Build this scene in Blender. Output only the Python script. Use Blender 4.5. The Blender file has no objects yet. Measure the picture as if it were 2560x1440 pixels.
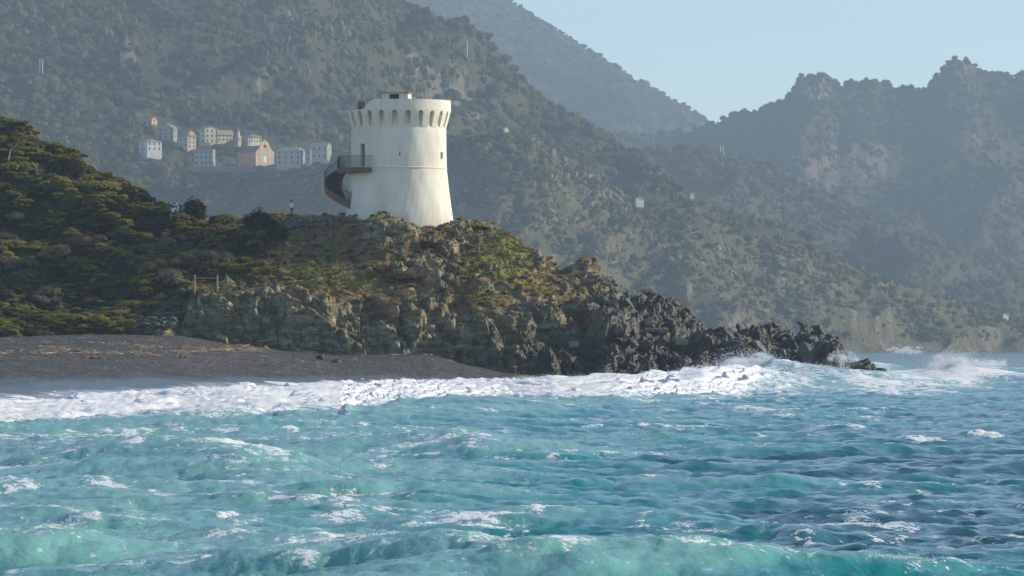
import bpy, bmesh, math, random
import numpy as np
from mathutils import Vector, Matrix, Euler

random.seed(7)
RNG = np.random.default_rng(11)
S = bpy.context.scene
COL = S.collection
R = math.radians

# ------------------------------------------------------------------ camera, sky, sun, exposure
F, HZ, CZ = 14600.0, 866.0, 3.5          # focal length in photo pixels, horizon row, eye height (m)
cam_d = bpy.data.cameras.new("camera")
cam = bpy.data.objects.new("camera", cam_d)
COL.objects.link(cam)
cam.location = (0, 0, CZ)
cam.rotation_euler = (R(90), 0, 0)
cam_d.sensor_width = 36.0
cam_d.lens = F / 2560 * 36.0
cam_d.shift_y = (HZ - 720) / 2560
cam_d.clip_start, cam_d.clip_end = 1.0, 40000.0
S.camera = cam

SUN_EL, SUN_BEHIND = 24.0, 13.0          # elevation; degrees behind the plane to the right of the view
w = bpy.data.worlds.new("World")
S.world = w
w.use_nodes = True
wn = w.node_tree.nodes
sky = wn.new("ShaderNodeTexSky")
sky.sky_type = 'NISHITA'
sky.sun_disc = False
sky.sun_elevation = R(SUN_EL)
sky.sun_rotation = R(90 - SUN_BEHIND)
sky.altitude = 0
sky.air_density, sky.dust_density, sky.ozone_density = 0.8, 0.1, 2.8
wn["Background"].inputs[1].default_value = 0.15
w.node_tree.links.new(sky.outputs[0], wn["Background"].inputs[0])

sun_d = bpy.data.lights.new("sun", 'SUN')
sun_d.energy, sun_d.angle, sun_d.color = 5.0, R(0.53), (1.0, 0.90, 0.75)
sun = bpy.data.objects.new("sun", sun_d)
COL.objects.link(sun)
sd = Vector((math.cos(R(SUN_EL)) * math.cos(R(SUN_BEHIND)), math.cos(R(SUN_EL)) * math.sin(R(SUN_BEHIND)), math.sin(R(SUN_EL))))
sun.rotation_euler = sd.to_track_quat('Z', 'Y').to_euler()
sun.location = (60, 300, 120)

S.view_settings.view_transform = 'Standard'
S.view_settings.look = 'None'
S.view_settings.exposure = 0.22
S.view_settings.gamma = 1.0
S.render.engine = 'CYCLES'
S.cycles.use_denoising = True
S.cycles.max_bounces = 5
S.cycles.diffuse_bounces = 2
S.cycles.glossy_bounces = 2
S.cycles.transmission_bounces = 2
S.cycles.transparent_max_bounces = 8
S.cycles.volume_bounces = 0
S.cycles.sample_clamp_indirect = 4.0
S.cycles.sample_clamp_direct = 12.0
S.cycles.caustics_reflective = False
S.cycles.caustics_refractive = False

# ------------------------------------------------------------------ helpers
def at(px, py, Y):
    return Vector(((px - 1280) / F * Y, Y, CZ + (HZ - py) / F * Y))

def link(o, parent=None):
    COL.objects.link(o)
    if parent is not None:
        o.parent = parent
    return o

def tag(o, label=None, cat=None, group=None, kind=None):
    if label: o["label"] = label
    if cat: o["category"] = cat
    if group: o["group"] = group
    if kind: o["kind"] = kind
    return o

def empty(name, loc, rz=0.0, parent=None):
    o = bpy.data.objects.new(name, None)
    o.location = loc
    o.rotation_euler = (0, 0, rz)
    o.empty_display_size = 0.3
    return link(o, parent)

def mesh_from(name, V, Fc, mat, smooth=False):
    me = bpy.data.meshes.new(name)
    me.from_pydata([tuple(v) for v in V], [], Fc)
    if mat is not None:
        me.materials.append(mat)
    if smooth:
        me.polygons.foreach_set("use_smooth", [True] * len(me.polygons))
    me.update()
    return me

def obj(name, me, parent=None, loc=None, rot=None, scale=None):
    o = bpy.data.objects.new(name, me)
    if loc is not None: o.location = loc
    if rot is not None: o.rotation_euler = rot
    if scale is not None: o.scale = scale
    return link(o, parent)

class MB:
    """collects boxes, bars and prisms for one mesh"""
    def __init__(s): s.v, s.f = [], []
    def poly(s, pts, faces):
        b = len(s.v)
        s.v += [tuple(p) for p in pts]
        s.f += [tuple(i + b for i in f) for f in faces]
        return s
    def box(s, x0, x1, y0, y1, z0, z1):
        return s.poly([(x0,y0,z0),(x1,y0,z0),(x1,y1,z0),(x0,y1,z0),(x0,y0,z1),(x1,y0,z1),(x1,y1,z1),(x0,y1,z1)],
                      [(3,2,1,0),(4,5,6,7),(0,1,5,4),(1,2,6,5),(2,3,7,6),(3,0,4,7)])
    def bar(s, a, b, r, n=6, r2=None):
        a, b = Vector(a), Vector(b)
        d = (b - a).normalized()
        u = d.orthogonal().normalized(); v = d.cross(u)
        r2 = r if r2 is None else r2
        P = [a + (u*math.cos(2*math.pi*i/n) + v*math.sin(2*math.pi*i/n))*r for i in range(n)] + \
            [b + (u*math.cos(2*math.pi*i/n) + v*math.sin(2*math.pi*i/n))*r2 for i in range(n)]
        return s.poly(P, [(i,(i+1)%n,n+(i+1)%n,n+i) for i in range(n)] + [tuple(range(n-1,-1,-1)), tuple(range(n,2*n))])
    def tube(s, pts, rads, n=6):
        for i in range(len(pts)-1):
            s.bar(pts[i], pts[i+1], rads[i], n, rads[i+1])
        return s
    def mesh(s, name, mat, smooth=False): return mesh_from(name, s.v, s.f, mat, smooth)
    def build(s, name, mat, parent=None, loc=None, rot=None, smooth=False):
        return obj(name, s.mesh(name, mat, smooth), parent, loc, rot)

# vectorised noise ---------------------------------------------------------------------------
def _h(ix, iy, iz, seed):
    x = (ix.astype(np.int64) * 374761393 + iy.astype(np.int64) * 668265263 + iz.astype(np.int64) * 2147483647 + seed * 1274126177) & 0xFFFFFFFF
    x = ((x ^ (x >> 13)) * 1274126177) & 0xFFFFFFFF
    x = ((x ^ (x >> 16)) * 2246822519) & 0xFFFFFFFF
    return (x ^ (x >> 15)) & 0xFFFFFFFF

def hf(ix, iy, iz, seed): return _h(ix, iy, iz, seed) / 4294967295.0

def noise2(x, y, seed=0):
    xi, yi = np.floor(x), np.floor(y)
    xf, yf = x - xi, y - yi
    u = xf*xf*xf*(xf*(xf*6-15)+10); v = yf*yf*yf*(yf*(yf*6-15)+10)
    z = np.zeros_like(xi)
    def g(dx, dy):
        a = hf(xi+dx, yi+dy, z, seed) * 2*np.pi
        return np.cos(a)*(xf-dx) + np.sin(a)*(yf-dy)
    return 1.4*((g(0,0)*(1-u)+g(1,0)*u)*(1-v) + (g(0,1)*(1-u)+g(1,1)*u)*v)

def fbm2(x, y, o=4, seed=0, gain=0.5):
    r = np.zeros_like(x); a = 1.0
    for i in range(o):
        r += a*noise2(x, y, seed+i); x = x*2.03+3.1; y = y*2.03-1.7; a *= gain
    return r

def ridged2(x, y, o=4, seed=0):
    r = np.zeros_like(x); a = 0.5
    for i in range(o):
        r += a*(1-np.abs(noise2(x, y, seed+i)))**2; x = x*2.1+3.1; y = y*2.1-1.7; a *= 0.5
    return r

def noise3(x, y, z, seed=0):
    xi, yi, zi = np.floor(x), np.floor(y), np.floor(z)
    xf, yf, zf = x-xi, y-yi, z-zi
    sm = lambda t: t*t*(3-2*t)
    u, v, ww = sm(xf), sm(yf), sm(zf)
    def g(a, b, c): return hf(xi+a, yi+b, zi+c, seed)*2-1
    def pl(c): return (g(0,0,c)*(1-u)+g(1,0,c)*u)*(1-v) + (g(0,1,c)*(1-u)+g(1,1,c)*u)*v
    return pl(0)*(1-ww)+pl(1)*ww

def facets(P, cell, seed, tilt=0.9):
    """fractured-rock displacement: each Worley cell is a tilted plane of its own. P (n,3) already stretched."""
    q = P / cell
    i0 = np.floor(q)
    best = np.full(len(q), 1e9); out = np.zeros(len(q)); sec = np.full(len(q), 1e9)
    for dx in (-1,0,1):
        for dy in (-1,0,1):
            for dz in (-1,0,1):
                c0, c1, c2 = i0[:,0]+dx, i0[:,1]+dy, i0[:,2]+dz
                j0 = c0+hf(c0,c1,c2,seed); j1 = c1+hf(c0,c1,c2,seed+1); j2 = c2+hf(c0,c1,c2,seed+2)
                a, b, c = q[:,0]-j0, q[:,1]-j1, q[:,2]-j2
                d = a*a+b*b+c*c
                m = d < best
                sec = np.where(m, best, np.minimum(sec, d))
                if m.any():
                    best = np.where(m, d, best)
                    val = (hf(c0,c1,c2,seed+3)-0.5) + tilt*((hf(c0,c1,c2,seed+4)-0.5)*a+(hf(c0,c1,c2,seed+5)-0.5)*b+(hf(c0,c1,c2,seed+6)-0.5)*c)
                    out = np.where(m, val, out)
    edge = np.clip((np.sqrt(sec)-np.sqrt(best))*4, 0, 1)
    return out - 0.35*(1-edge)

def smooth01(a, b, x):
    t = np.clip((x-a)/(b-a), 0, 1)
    return t*t*(3-2*t)

def grid_mesh(name, P, mat, attrs=None, smooth=True, mask=None):
    """P: (rows, cols, 3)"""
    n, m = P.shape[:2]
    me = bpy.data.meshes.new(name)
    idx = np.arange(n*m).reshape(n, m)
    q = np.stack([idx[:-1,:-1], idx[:-1,1:], idx[1:,1:], idx[1:,:-1]], -1).reshape(-1,4)
    if mask is not None:
        q = q[mask.reshape(-1)]
    me.vertices.add(n*m)
    me.vertices.foreach_set("co", P.reshape(-1).astype(np.float32))
    me.loops.add(q.size)
    me.loops.foreach_set("vertex_index", q.reshape(-1).astype(np.int32))
    me.polygons.add(len(q))
    me.polygons.foreach_set("loop_start", np.arange(0, q.size, 4, dtype=np.int32))
    me.polygons.foreach_set("use_smooth", np.full(len(q), smooth))
    for k, v in (attrs or {}).items():
        a = me.attributes.new(k, 'FLOAT', 'POINT')
        a.data.foreach_set("value", v.reshape(-1).astype(np.float32))
    me.materials.append(mat)
    me.update(calc_edges=True)
    me.validate()
    return me

def normals_of(P):
    du = np.gradient(P, axis=1); dv = np.gradient(P, axis=0)
    n = np.cross(du, dv)
    n /= np.linalg.norm(n, axis=-1, keepdims=True)+1e-9
    return np.where(n[...,2:3] < 0, -n, n)

def project(P):
    return 1280 + P[...,0]/P[...,1]*F, HZ - (P[...,2]-CZ)/P[...,1]*F

class Surf:
    """a built ground surface that can be asked what lies under a photo position"""
    def __init__(s, P, N):
        s.P = P.reshape(-1,3); s.N = N.reshape(-1,3)
        s.u, s.v = project(s.P)
    def pick(s, px, py, rad=4):
        d = (s.u-px)**2+(s.v-py)**2
        c = np.where(d < rad*rad)[0]
        i = c[np.argmin(s.P[c,1])] if len(c) else int(np.argmin(d))
        return Vector(s.P[i]), Vector(s.N[i])

def surface(cols, us, nt, K=90):
    """cols: {u: [(Y, py), ...]} front to back -> (nt, nu) arrays of Y and py"""
    keys = sorted(cols)
    tab = []
    for k in keys:
        a = np.array(cols[k], float)
        z = (HZ-a[:,1])/F*a[:,0]
        s = np.concatenate([[0], np.cumsum(np.hypot(np.diff(a[:,0]), np.diff(z)))])
        s /= s[-1]
        t = np.linspace(0, 1, K)
        tab.append(np.stack([np.interp(t, s, a[:,0]), np.interp(t, s, z)], -1))
    tab = np.array(tab)                                   # (nk, K, 2)
    ker = np.array([1,2,3,2,1])/9.0                       # round the profile's corners
    tp = np.pad(tab, ((0,0),(2,2),(0,0)), mode='edge')
    tab2 = sum(ker[i]*tp[:, i:i+K] for i in range(5))
    tab2[:, :2] = tab[:, :2]; tab2[:, -2:] = tab[:, -2:]
    ti = np.linspace(0, K-1, nt)
    i0 = np.clip(ti.astype(int), 0, K-2); fr = (ti-i0)[None,:,None]
    prof = tab2[:, i0]*(1-fr)+tab2[:, i0+1]*fr            # (nk, nt, 2)
    ki = np.interp(us, keys, np.arange(len(keys)))
    k0 = np.clip(ki.astype(int), 0, len(keys)-2); f2 = (ki-k0)[:,None,None]
    g = prof[k0]*(1-f2)+prof[k0+1]*f2                     # (nu, nt, 2)
    g = g.transpose(1,0,2)
    Y, Z = g[...,0], g[...,1]+CZ
    X = (us[None,:]-1280)/F*Y
    return np.stack([X, Y, Z], -1)

# node helpers -------------------------------------------------------------------------------
class NT:
    def __init__(s, name):
        s.m = bpy.data.materials.new(name); s.m.use_nodes = True
        s.t = s.m.node_tree; s.n = s.t.nodes; s.l = s.t.links
        s.n.clear()
        s.out = s.n.new("ShaderNodeOutputMaterial")
    def new(s, typ, **kw):
        nd = s.n.new(typ)
        for k, v in kw.items(): setattr(nd, k, v)
        return nd
    def put(s, sock, v):
        if hasattr(v, "is_linked") or isinstance(v, bpy.types.NodeSocket): s.l.new(v, sock)
        elif isinstance(v, (tuple, list)) and len(v) == 3 and sock.type == 'RGBA': sock.default_value = (*v, 1)
        else: sock.default_value = v
    def attr(s, name): return s.new("ShaderNodeAttribute", attribute_name=name).outputs["Fac"]
    def coord(s, kind="Object"): return s.new("ShaderNodeTexCoord").outputs[kind]
    def pos(s): return s.new("ShaderNodeNewGeometry").outputs["Position"]
    def scale(s, vec, sc):
        m = s.new("ShaderNodeMapping"); s.l.new(vec, m.inputs[0]); m.inputs["Scale"].default_value = sc if isinstance(sc, tuple) else (sc,)*3
        return m.outputs[0]
    def noise(s, vec, sc, detail=4, rough=0.55, dist=0.0):
        n = s.new("ShaderNodeTexNoise"); s.l.new(vec, n.inputs["Vector"])
        n.inputs["Scale"].default_value = sc; n.inputs["Detail"].default_value = detail
        n.inputs["Roughness"].default_value = rough; n.inputs["Distortion"].default_value = dist
        return n.outputs["Fac"]
    def voro(s, vec, sc, feature='F1', out="Distance"):
        n = s.new("ShaderNodeTexVoronoi", feature=feature); s.l.new(vec, n.inputs["Vector"]); n.inputs["Scale"].default_value = sc
        return n.outputs[out]
    def ramp(s, fac, stops):
        r = s.new("ShaderNodeValToRGB"); s.l.new(fac, r.inputs[0])
        e = r.color_ramp.elements
        while len(e) < len(stops): e.new(0.5)
        for i, (p, c) in enumerate(stops):
            e[i].position = p; e[i].color = (*c, 1) if isinstance(c, tuple) else (c, c, c, 1)
        return r.outputs[0]
    def math(s, op, a, b=None, c=None, clamp=False):
        n = s.new("ShaderNodeMath", operation=op, use_clamp=clamp)
        for i, v in enumerate((a, b, c)):
            if v is not None: s.put(n.inputs[i], v)
        return n.outputs[0]
    def mix(s, fac, a, b, blend='MIX'):
        n = s.new("ShaderNodeMix", data_type='RGBA', blend_type=blend)
        s.put(n.inputs[0], fac); s.put(n.inputs[6], a); s.put(n.inputs[7], b)
        return n.outputs[2]
    def sstep(s, x, a, b, lo=0.0, hi=1.0):
        n = s.new("ShaderNodeMapRange", interpolation_type='SMOOTHSTEP')
        s.put(n.inputs[0], x); s.put(n.inputs[1], a); s.put(n.inputs[2], b); s.put(n.inputs[3], lo); s.put(n.inputs[4], hi)
        return n.outputs[0]
    def bump(s, h, strength=0.5, dist=0.1):
        b = s.new("ShaderNodeBump"); b.inputs["Strength"].default_value = strength; b.inputs["Distance"].default_value = dist
        s.l.new(h, b.inputs["Height"]); return b.outputs[0]
    def bsdf(s, color, rough=0.8, spec=0.3, normal=None, **kw):
        p = s.new("ShaderNodeBsdfPrincipled")
        s.put(p.inputs["Base Color"], color); s.put(p.inputs["Roughness"], rough); s.put(p.inputs["Specular IOR Level"], spec)
        if normal is not None: s.l.new(normal, p.inputs["Normal"])
        for k, v in kw.items(): s.put(p.inputs[k], v)
        return p.outputs[0]
    def mixs(s, fac, a, b):
        n = s.new("ShaderNodeMixShader"); s.put(n.inputs[0], fac); s.l.new(a, n.inputs[1]); s.l.new(b, n.inputs[2]); return n.outputs[0]
    def done(s, sh):
        s.l.new(sh, s.out.inputs["Surface"]); return s.m

def simple(name, col, var=0.25, sc=6.0, rough=0.85, spec=0.2, bump=0.0, dark=None):
    t = NT(name); c = t.coord()
    n = t.noise(c, sc, 5, 0.6)
    d = dark if dark else tuple(x*(1-var) for x in col)
    l = tuple(min(1, x*(1+var)) for x in col)
    nm = t.bump(t.noise(c, sc*4, 4), bump, 0.05) if bump else None
    return t.done(t.bsdf(t.ramp(n, [(0.3, d), (0.7, l)]), rough, spec, nm))

def leafmat(name, cols, trans=0.3):
    """cols: dark, mid, light; colour changes from plant to plant and leaf to leaf"""
    t = NT(name)
    oi = t.new("ShaderNodeObjectInfo").outputs["Random"]
    n = t.noise(t.coord(), 1.7, 3, 0.6)
    f = t.math('ADD', t.math('MULTIPLY', oi, 0.55), t.math('MULTIPLY', n, 0.55))
    c = t.ramp(f, [(0.15, cols[0]), (0.5, cols[1]), (0.9, cols[2])])
    d = t.new("ShaderNodeBsdfDiffuse"); t.l.new(c, d.inputs[0])
    tr = t.new("ShaderNodeBsdfTranslucent"); t.l.new(c, tr.inputs[0])
    return t.done(t.mixs(trans, d.outputs[0], tr.outputs[0]))

# ------------------------------------------------------------------ materials
def rock_mat():
    t = NT("schist_rock")
    p = t.pos()
    wet, grass, soil, pale, maquis_ground = t.attr("wet"), t.attr("grass"), t.attr("soil"), t.attr("pale"), t.attr("maquis_ground")
    st = t.new("ShaderNodeMapping"); t.l.new(p, st.inputs[0])
    st.inputs["Rotation"].default_value = (R(20), R(38), R(15)); st.inputs["Scale"].default_value = (0.8, 0.8, 3.2)
    n1 = t.noise(st.outputs[0], 0.55, 7, 0.66, 0.4)
    n2 = t.noise(p, 0.16, 4, 0.5)
    n3 = t.noise(p, 2.6, 5, 0.65)
    base = t.ramp(n1, [(0.28, (0.05,0.042,0.024)), (0.45, (0.165,0.138,0.076)), (0.57, (0.31,0.26,0.145)), (0.72, (0.54,0.46,0.27))])
    green = t.ramp(n1, [(0.25, (0.05,0.049,0.027)), (0.48, (0.19,0.18,0.10)), (0.68, (0.55,0.51,0.31))])
    base = t.mix(t.math('MULTIPLY', pale, t.sstep(n2, 0.42, 0.6, 0.15, 0.9)), base, green)
    rust = t.sstep(n2, 0.56, 0.7)
    base = t.mix(t.math('MULTIPLY', rust, 0.5), base, t.mix(n3, (0.15,0.085,0.04), (0.28,0.19,0.10)))
    base = t.mix(t.math('MULTIPLY', wet, t.sstep(n3, 0.62, 0.5, 0.45, 0.92)), base, (0.02,0.018,0.013))
    sc = t.ramp(t.noise(p, 0.9, 6, 0.6), [(0.3, (0.10,0.072,0.03)), (0.5, (0.19,0.13,0.058)), (0.7, (0.27,0.20,0.09))])
    gc = t.ramp(t.noise(p, 1.3, 5, 0.6), [(0.3, (0.09,0.095,0.02)), (0.55, (0.19,0.19,0.04)), (0.75, (0.29,0.25,0.08))])
    sc = t.mix(maquis_ground, sc, t.mix(n3, (0.016,0.016,0.008), (0.05,0.045,0.018)))  # soil made darker under the maquis
    gc = t.mix(t.math('MULTIPLY', maquis_ground, 0.8), gc, (0.04,0.042,0.014))
    sm = t.sstep(t.math('ADD', soil, t.math('MULTIPLY', t.math('SUBTRACT', n3, 0.5), 0.9)), 0.4, 0.6)
    gm = t.sstep(t.math('ADD', grass, t.math('MULTIPLY', t.math('SUBTRACT', n3, 0.5), 0.9)), 0.4, 0.6)
    base = t.mix(gm, t.mix(sm, base, sc), gc)
    rough = t.sstep(wet, 0.0, 1.0, 0.85, 0.3)
    spec = t.sstep(wet, 0.0, 1.0, 0.2, 0.6)
    h = t.math('ADD', t.math('MULTIPLY', n1, 0.6), t.math('MULTIPLY', t.noise(p, 5.0, 6, 0.7), 0.4))
    return t.done(t.bsdf(base, rough, spec, t.bump(h, 0.95, 0.42)))

def boulder_mat():
    t = NT("boulder_stone")
    c, p = t.coord(), t.pos()
    oi = t.new("ShaderNodeObjectInfo").outputs["Random"]
    n1 = t.noise(t.scale(c, (1.0,1.0,2.6)), 1.6, 6, 0.65, 0.4)
    base = t.ramp(t.math('ADD', t.math('MULTIPLY', n1, 0.8), t.math('MULTIPLY', oi, 0.25)),
                  [(0.3, (0.05,0.044,0.028)), (0.5, (0.14,0.122,0.076)), (0.68, (0.25,0.22,0.135)), (0.9, (0.42,0.37,0.24))])
    sep = t.new("ShaderNodeSeparateXYZ"); t.l.new(p, sep.inputs[0])
    wz = t.math('MAXIMUM', t.math('MULTIPLY', t.sstep(sep.outputs[2], 7.0, 2.5), t.sstep(sep.outputs[0], -4.0, 6.0)), t.math('MULTIPLY', t.sstep(sep.outputs[0], 3.0, 14.0), 0.7))  # low rocks wet; right side darker and glossier at any height
    base = t.mix(t.math('MULTIPLY', wz, 0.85), base, (0.022,0.02,0.015))
    h = t.noise(c, 3.5, 6, 0.7)
    return t.done(t.bsdf(base, t.sstep(wz, 0, 1, 0.85, 0.3), t.sstep(wz, 0, 1, 0.2, 0.6), t.bump(h, 0.8, 0.2)))

def hill_mat(name, veg, rockc):
    t = NT(name); p = t.pos()
    rk = t.attr("rock")
    n = t.noise(p, 0.09, 6, 0.6)
    n2 = t.noise(t.scale(p, (1,1,0.5)), 0.2, 6, 0.65)
    v = t.ramp(n, [(0.3, veg[0]), (0.7, veg[1])])
    r = t.ramp(n2, [(0.3, tuple(c*0.55 for c in rockc)), (0.7, rockc)])
    m = t.sstep(t.math('ADD', rk, t.math('MULTIPLY', t.math('SUBTRACT', n2, 0.5), 0.8)), 0.4, 0.62)
    return t.done(t.bsdf(t.mix(m, v, r), 0.95, 0.1, t.bump(n2, 0.9, 4.0)))

def beach_mat():
    t = NT("dark_shingle"); p = t.pos()
    wet, foam = t.attr("wet"), t.attr("foam")
    a = t.voro(p, 5.0, out="Color")
    g = t.new("ShaderNodeSeparateColor"); t.l.new(a, g.inputs[0])
    n = t.noise(p, 0.25, 5, 0.6)
    n2 = t.noise(t.scale(p, (1,0.3,1)), 1.5, 5, 0.7)
    v = t.math('ADD', t.math('MULTIPLY', g.outputs[0], 0.62), t.math('ADD', t.math('MULTIPLY', n, 0.3), t.math('MULTIPLY', n2, 0.25)))
    c = t.ramp(v, [(0.2, (0.022,0.0215,0.02)), (0.5, (0.056,0.054,0.048)), (0.8, (0.12,0.115,0.10)), (0.93, (0.36,0.345,0.31))])
    c = t.mix(t.math('MULTIPLY', t.sstep(n, 0.5, 0.65), 0.3), c, (0.11,0.105,0.06))
    c = t.mix(t.math('MULTIPLY', wet, 0.35), c, (0.05,0.052,0.055))
    st = t.noise(t.scale(p, (0.22,0.12,0)), 2.2, 6, 0.65, 0.6)
    fm = t.sstep(t.math('ADD', foam, t.math('MULTIPLY', t.math('SUBTRACT', st, 0.5), 1.3)), 0.42, 0.72)
    c = t.mix(t.math('MULTIPLY', fm, t.sstep(st, 0.35, 0.7, 0.3, 0.85)), c, (0.55,0.57,0.59))
    rough = t.sstep(wet, 0.2, 1.0, 0.8, 0.35)
    h = t.math('ADD', t.voro(p, 9.0), t.math('MULTIPLY', n2, 0.6))
    bs = t.new("ShaderNodeBump"); t.l.new(h, bs.inputs["Height"]); bs.inputs["Distance"].default_value = 0.08
    t.l.new(t.sstep(wet, 0.2, 1.0, 0.9, 0.12), bs.inputs["Strength"])
    return t.done(t.bsdf(c, rough, t.sstep(wet, 0.2, 1.0, 0.12, 0.4), bs.outputs[0]))

def sea_mat():
    t = NT("sea_water"); p = t.pos()
    foam, milk_glow = t.attr("foam"), t.attr("milk_glow")
    deep, mid, pale = (0.001,0.072,0.080), (0.018,0.245,0.235), (0.25,0.55,0.475)
    c = t.ramp(milk_glow, [(0.0, deep), (0.5, mid), (1.0, pale)])
    rp = t.noise(t.scale(p, (1,0.7,1)), 2.2, 6, 0.62, 0.3)
    rp2 = t.noise(p, 0.7, 4, 0.6)
    nb = t.bump(t.math('ADD', t.math('MULTIPLY', rp, 0.35), rp2), 0.6, 0.2)
    w1 = t.bsdf(c, 0.10, 0.32, nb, IOR=1.33)
    tr = t.new("ShaderNodeBsdfTranslucent"); t.l.new(t.mix(0.5, c, (0.06,0.42,0.38)), tr.inputs[0])
    water = t.mixs(t.math('MULTIPLY', milk_glow, 0.22), w1, tr.outputs[0])
    f1 = t.noise(t.scale(p, (1,0.8,1)), 1.5, 8, 0.68, 0.5)
    f2 = t.noise(p, 7.5, 6, 0.72)
    fn = t.math('ADD', t.math('MULTIPLY', f1, 0.55), t.math('MULTIPLY', f2, 0.45))
    n01 = t.sstep(fn, 0.34, 0.66)
    fm = t.sstep(t.math('SUBTRACT', t.math('ADD', n01, foam), 1.0), 0.0, 0.22)
    fk = t.math('MULTIPLY', t.sstep(t.noise(t.scale(p, (1,0.5,1)), 3.4, 7, 0.72, 0.8), 0.60, 0.68), t.sstep(milk_glow, 0.42, 0.85))
    fm = t.math('MAXIMUM', fm, t.math('MULTIPLY', fk, 0.85))
    fb = t.bump(t.math('ADD', f1, f2), 0.7, 0.12)
    dif = t.bsdf((0.96,0.945,0.91), 0.75, 0.15, fb)
    ft = t.new("ShaderNodeBsdfTranslucent"); ft.inputs[0].default_value = (0.95,0.97,0.97,1)
    return t.done(t.mixs(fm, water, t.mixs(0.06, dif, ft.outputs[0])))

def spray_mat():
    t = NT("spray_white")
    d = t.new("ShaderNodeBsdfDiffuse"); d.inputs[0].default_value = (0.92,0.93,0.94,1)
    tr = t.new("ShaderNodeBsdfTranslucent"); tr.inputs[0].default_value = (0.92,0.93,0.94,1)
    tp = t.new("ShaderNodeBsdfTransparent")
    return t.done(t.mixs(0.45, t.mixs(0.5, d.outputs[0], tr.outputs[0]), tp.outputs[0]))

def plaster_mat():
    t = NT("lime_render"); p = t.coord()
    n = t.noise(t.scale(p, (1,1,0.35)), 0.45, 6, 0.62)
    n2 = t.noise(p, 3.0, 5, 0.6)
    c = t.ramp(n, [(0.3, (0.66,0.60,0.48)), (0.5, (0.77,0.72,0.60)), (0.7, (0.83,0.79,0.68))])
    stk = t.sstep(t.noise(t.scale(p, (2.2,2.2,0.12)), 1.0, 5, 0.6), 0.52, 0.75)
    c = t.mix(t.math('MULTIPLY', stk, 0.35), c, (0.45,0.39,0.28))
    pt = t.sstep(t.noise(p, 0.9, 5, 0.6), 0.56, 0.62)
    c = t.mix(t.math('MULTIPLY', pt, 0.25), c, (0.60,0.53,0.41))
    sz = t.new("ShaderNodeSeparateXYZ"); t.l.new(p, sz.inputs[0])
    low = t.math('MULTIPLY', t.sstep(t.math('ADD', sz.outputs[2], t.math('MULTIPLY', n2, 3.0)), 21.0, 17.5), 0.35)
    c = t.mix(low, c, (0.50,0.43,0.31))
    return t.done(t.bsdf(c, 0.9, 0.1, t.bump(n2, 0.35, 0.05)))

M = {}
M['rock'] = rock_mat(); M['boulder'] = boulder_mat(); M['beach'] = beach_mat(); M['sea'] = sea_mat(); M['spray'] = spray_mat()
M['plaster'] = plaster_mat()
M['hill_a'] = hill_mat("maquis_slope", ((0.032,0.036,0.016), (0.085,0.082,0.036)), (0.22,0.18,0.125))
M['hill_c'] = hill_mat("sunlit_slope", ((0.06,0.058,0.027), (0.15,0.13,0.065)), (0.24,0.20,0.14))  # lighter copy of the slope colour, sunlit look painted in
M['hill_b'] = hill_mat("far_slope", ((0.035,0.04,0.018), (0.085,0.083,0.038)), (0.19,0.145,0.105))
M['corten'] = simple("rusted_steel", (0.17,0.10,0.068), 0.4, 5, 0.75, 0.3)
M['steel'] = simple("dark_steel", (0.055,0.042,0.036), 0.3, 8, 0.6, 0.4)
M['wood'] = simple("weathered_wood", (0.36,0.24,0.13), 0.3, 7, 0.85)
M['dark'] = simple("dark_recess", (0.035,0.03,0.026), 0.3, 3, 0.8)
M['door'] = simple("grey_door", (0.16,0.14,0.115), 0.25, 3, 0.7)
M['wallstone'] = simple("wall_stone", (0.17,0.165,0.14), 0.6, 1.3, 0.9, 0.1, 0.5)
M['concrete'] = simple("old_concrete", (0.24,0.22,0.16), 0.3, 2, 0.9, 0.1, 0.4)
M['white'] = simple("white_paint", (0.8,0.8,0.78), 0.08, 4, 0.7)
M['reed'] = simple("driftwood_tan", (0.46,0.33,0.20), 0.45, 1.0, 0.85)
M['log'] = simple("driftwood_brown", (0.26,0.15,0.08), 0.4, 3.0, 0.85)
M['pebble'] = simple("pale_pebble", (0.26,0.26,0.255), 0.6, 1.0, 0.6, 0.4)
M['bark'] = simple("grey_bark", (0.17,0.14,0.11), 0.35, 6, 0.9)
M['leaf_green'] = leafmat("leaf_olive", ((0.05,0.053,0.01), (0.20,0.195,0.034), (0.48,0.41,0.08)), 0.5)
M['leaf_dark'] = leafmat("leaf_dark", ((0.011,0.013,0.006), (0.024,0.027,0.01), (0.06,0.058,0.018)))  # very dark leaves; shade of the hollows is put into this colour
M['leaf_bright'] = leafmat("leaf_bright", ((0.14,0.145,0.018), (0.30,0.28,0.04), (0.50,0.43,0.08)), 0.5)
M['twig_grey'] = leafmat("twig_grey", ((0.10,0.08,0.055), (0.18,0.145,0.10), (0.27,0.23,0.16)), 0.15)
M['heath'] = leafmat("heath_brown", ((0.09,0.055,0.03), (0.17,0.10,0.055), (0.25,0.155,0.085)), 0.2)
M['straw'] = leafmat("dry_straw", ((0.17,0.115,0.05), (0.27,0.19,0.085), (0.36,0.27,0.13)), 0.25)
M['blade'] = leafmat("green_blade", ((0.09,0.10,0.015), (0.18,0.185,0.03), (0.28,0.26,0.055)), 0.3)
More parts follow.
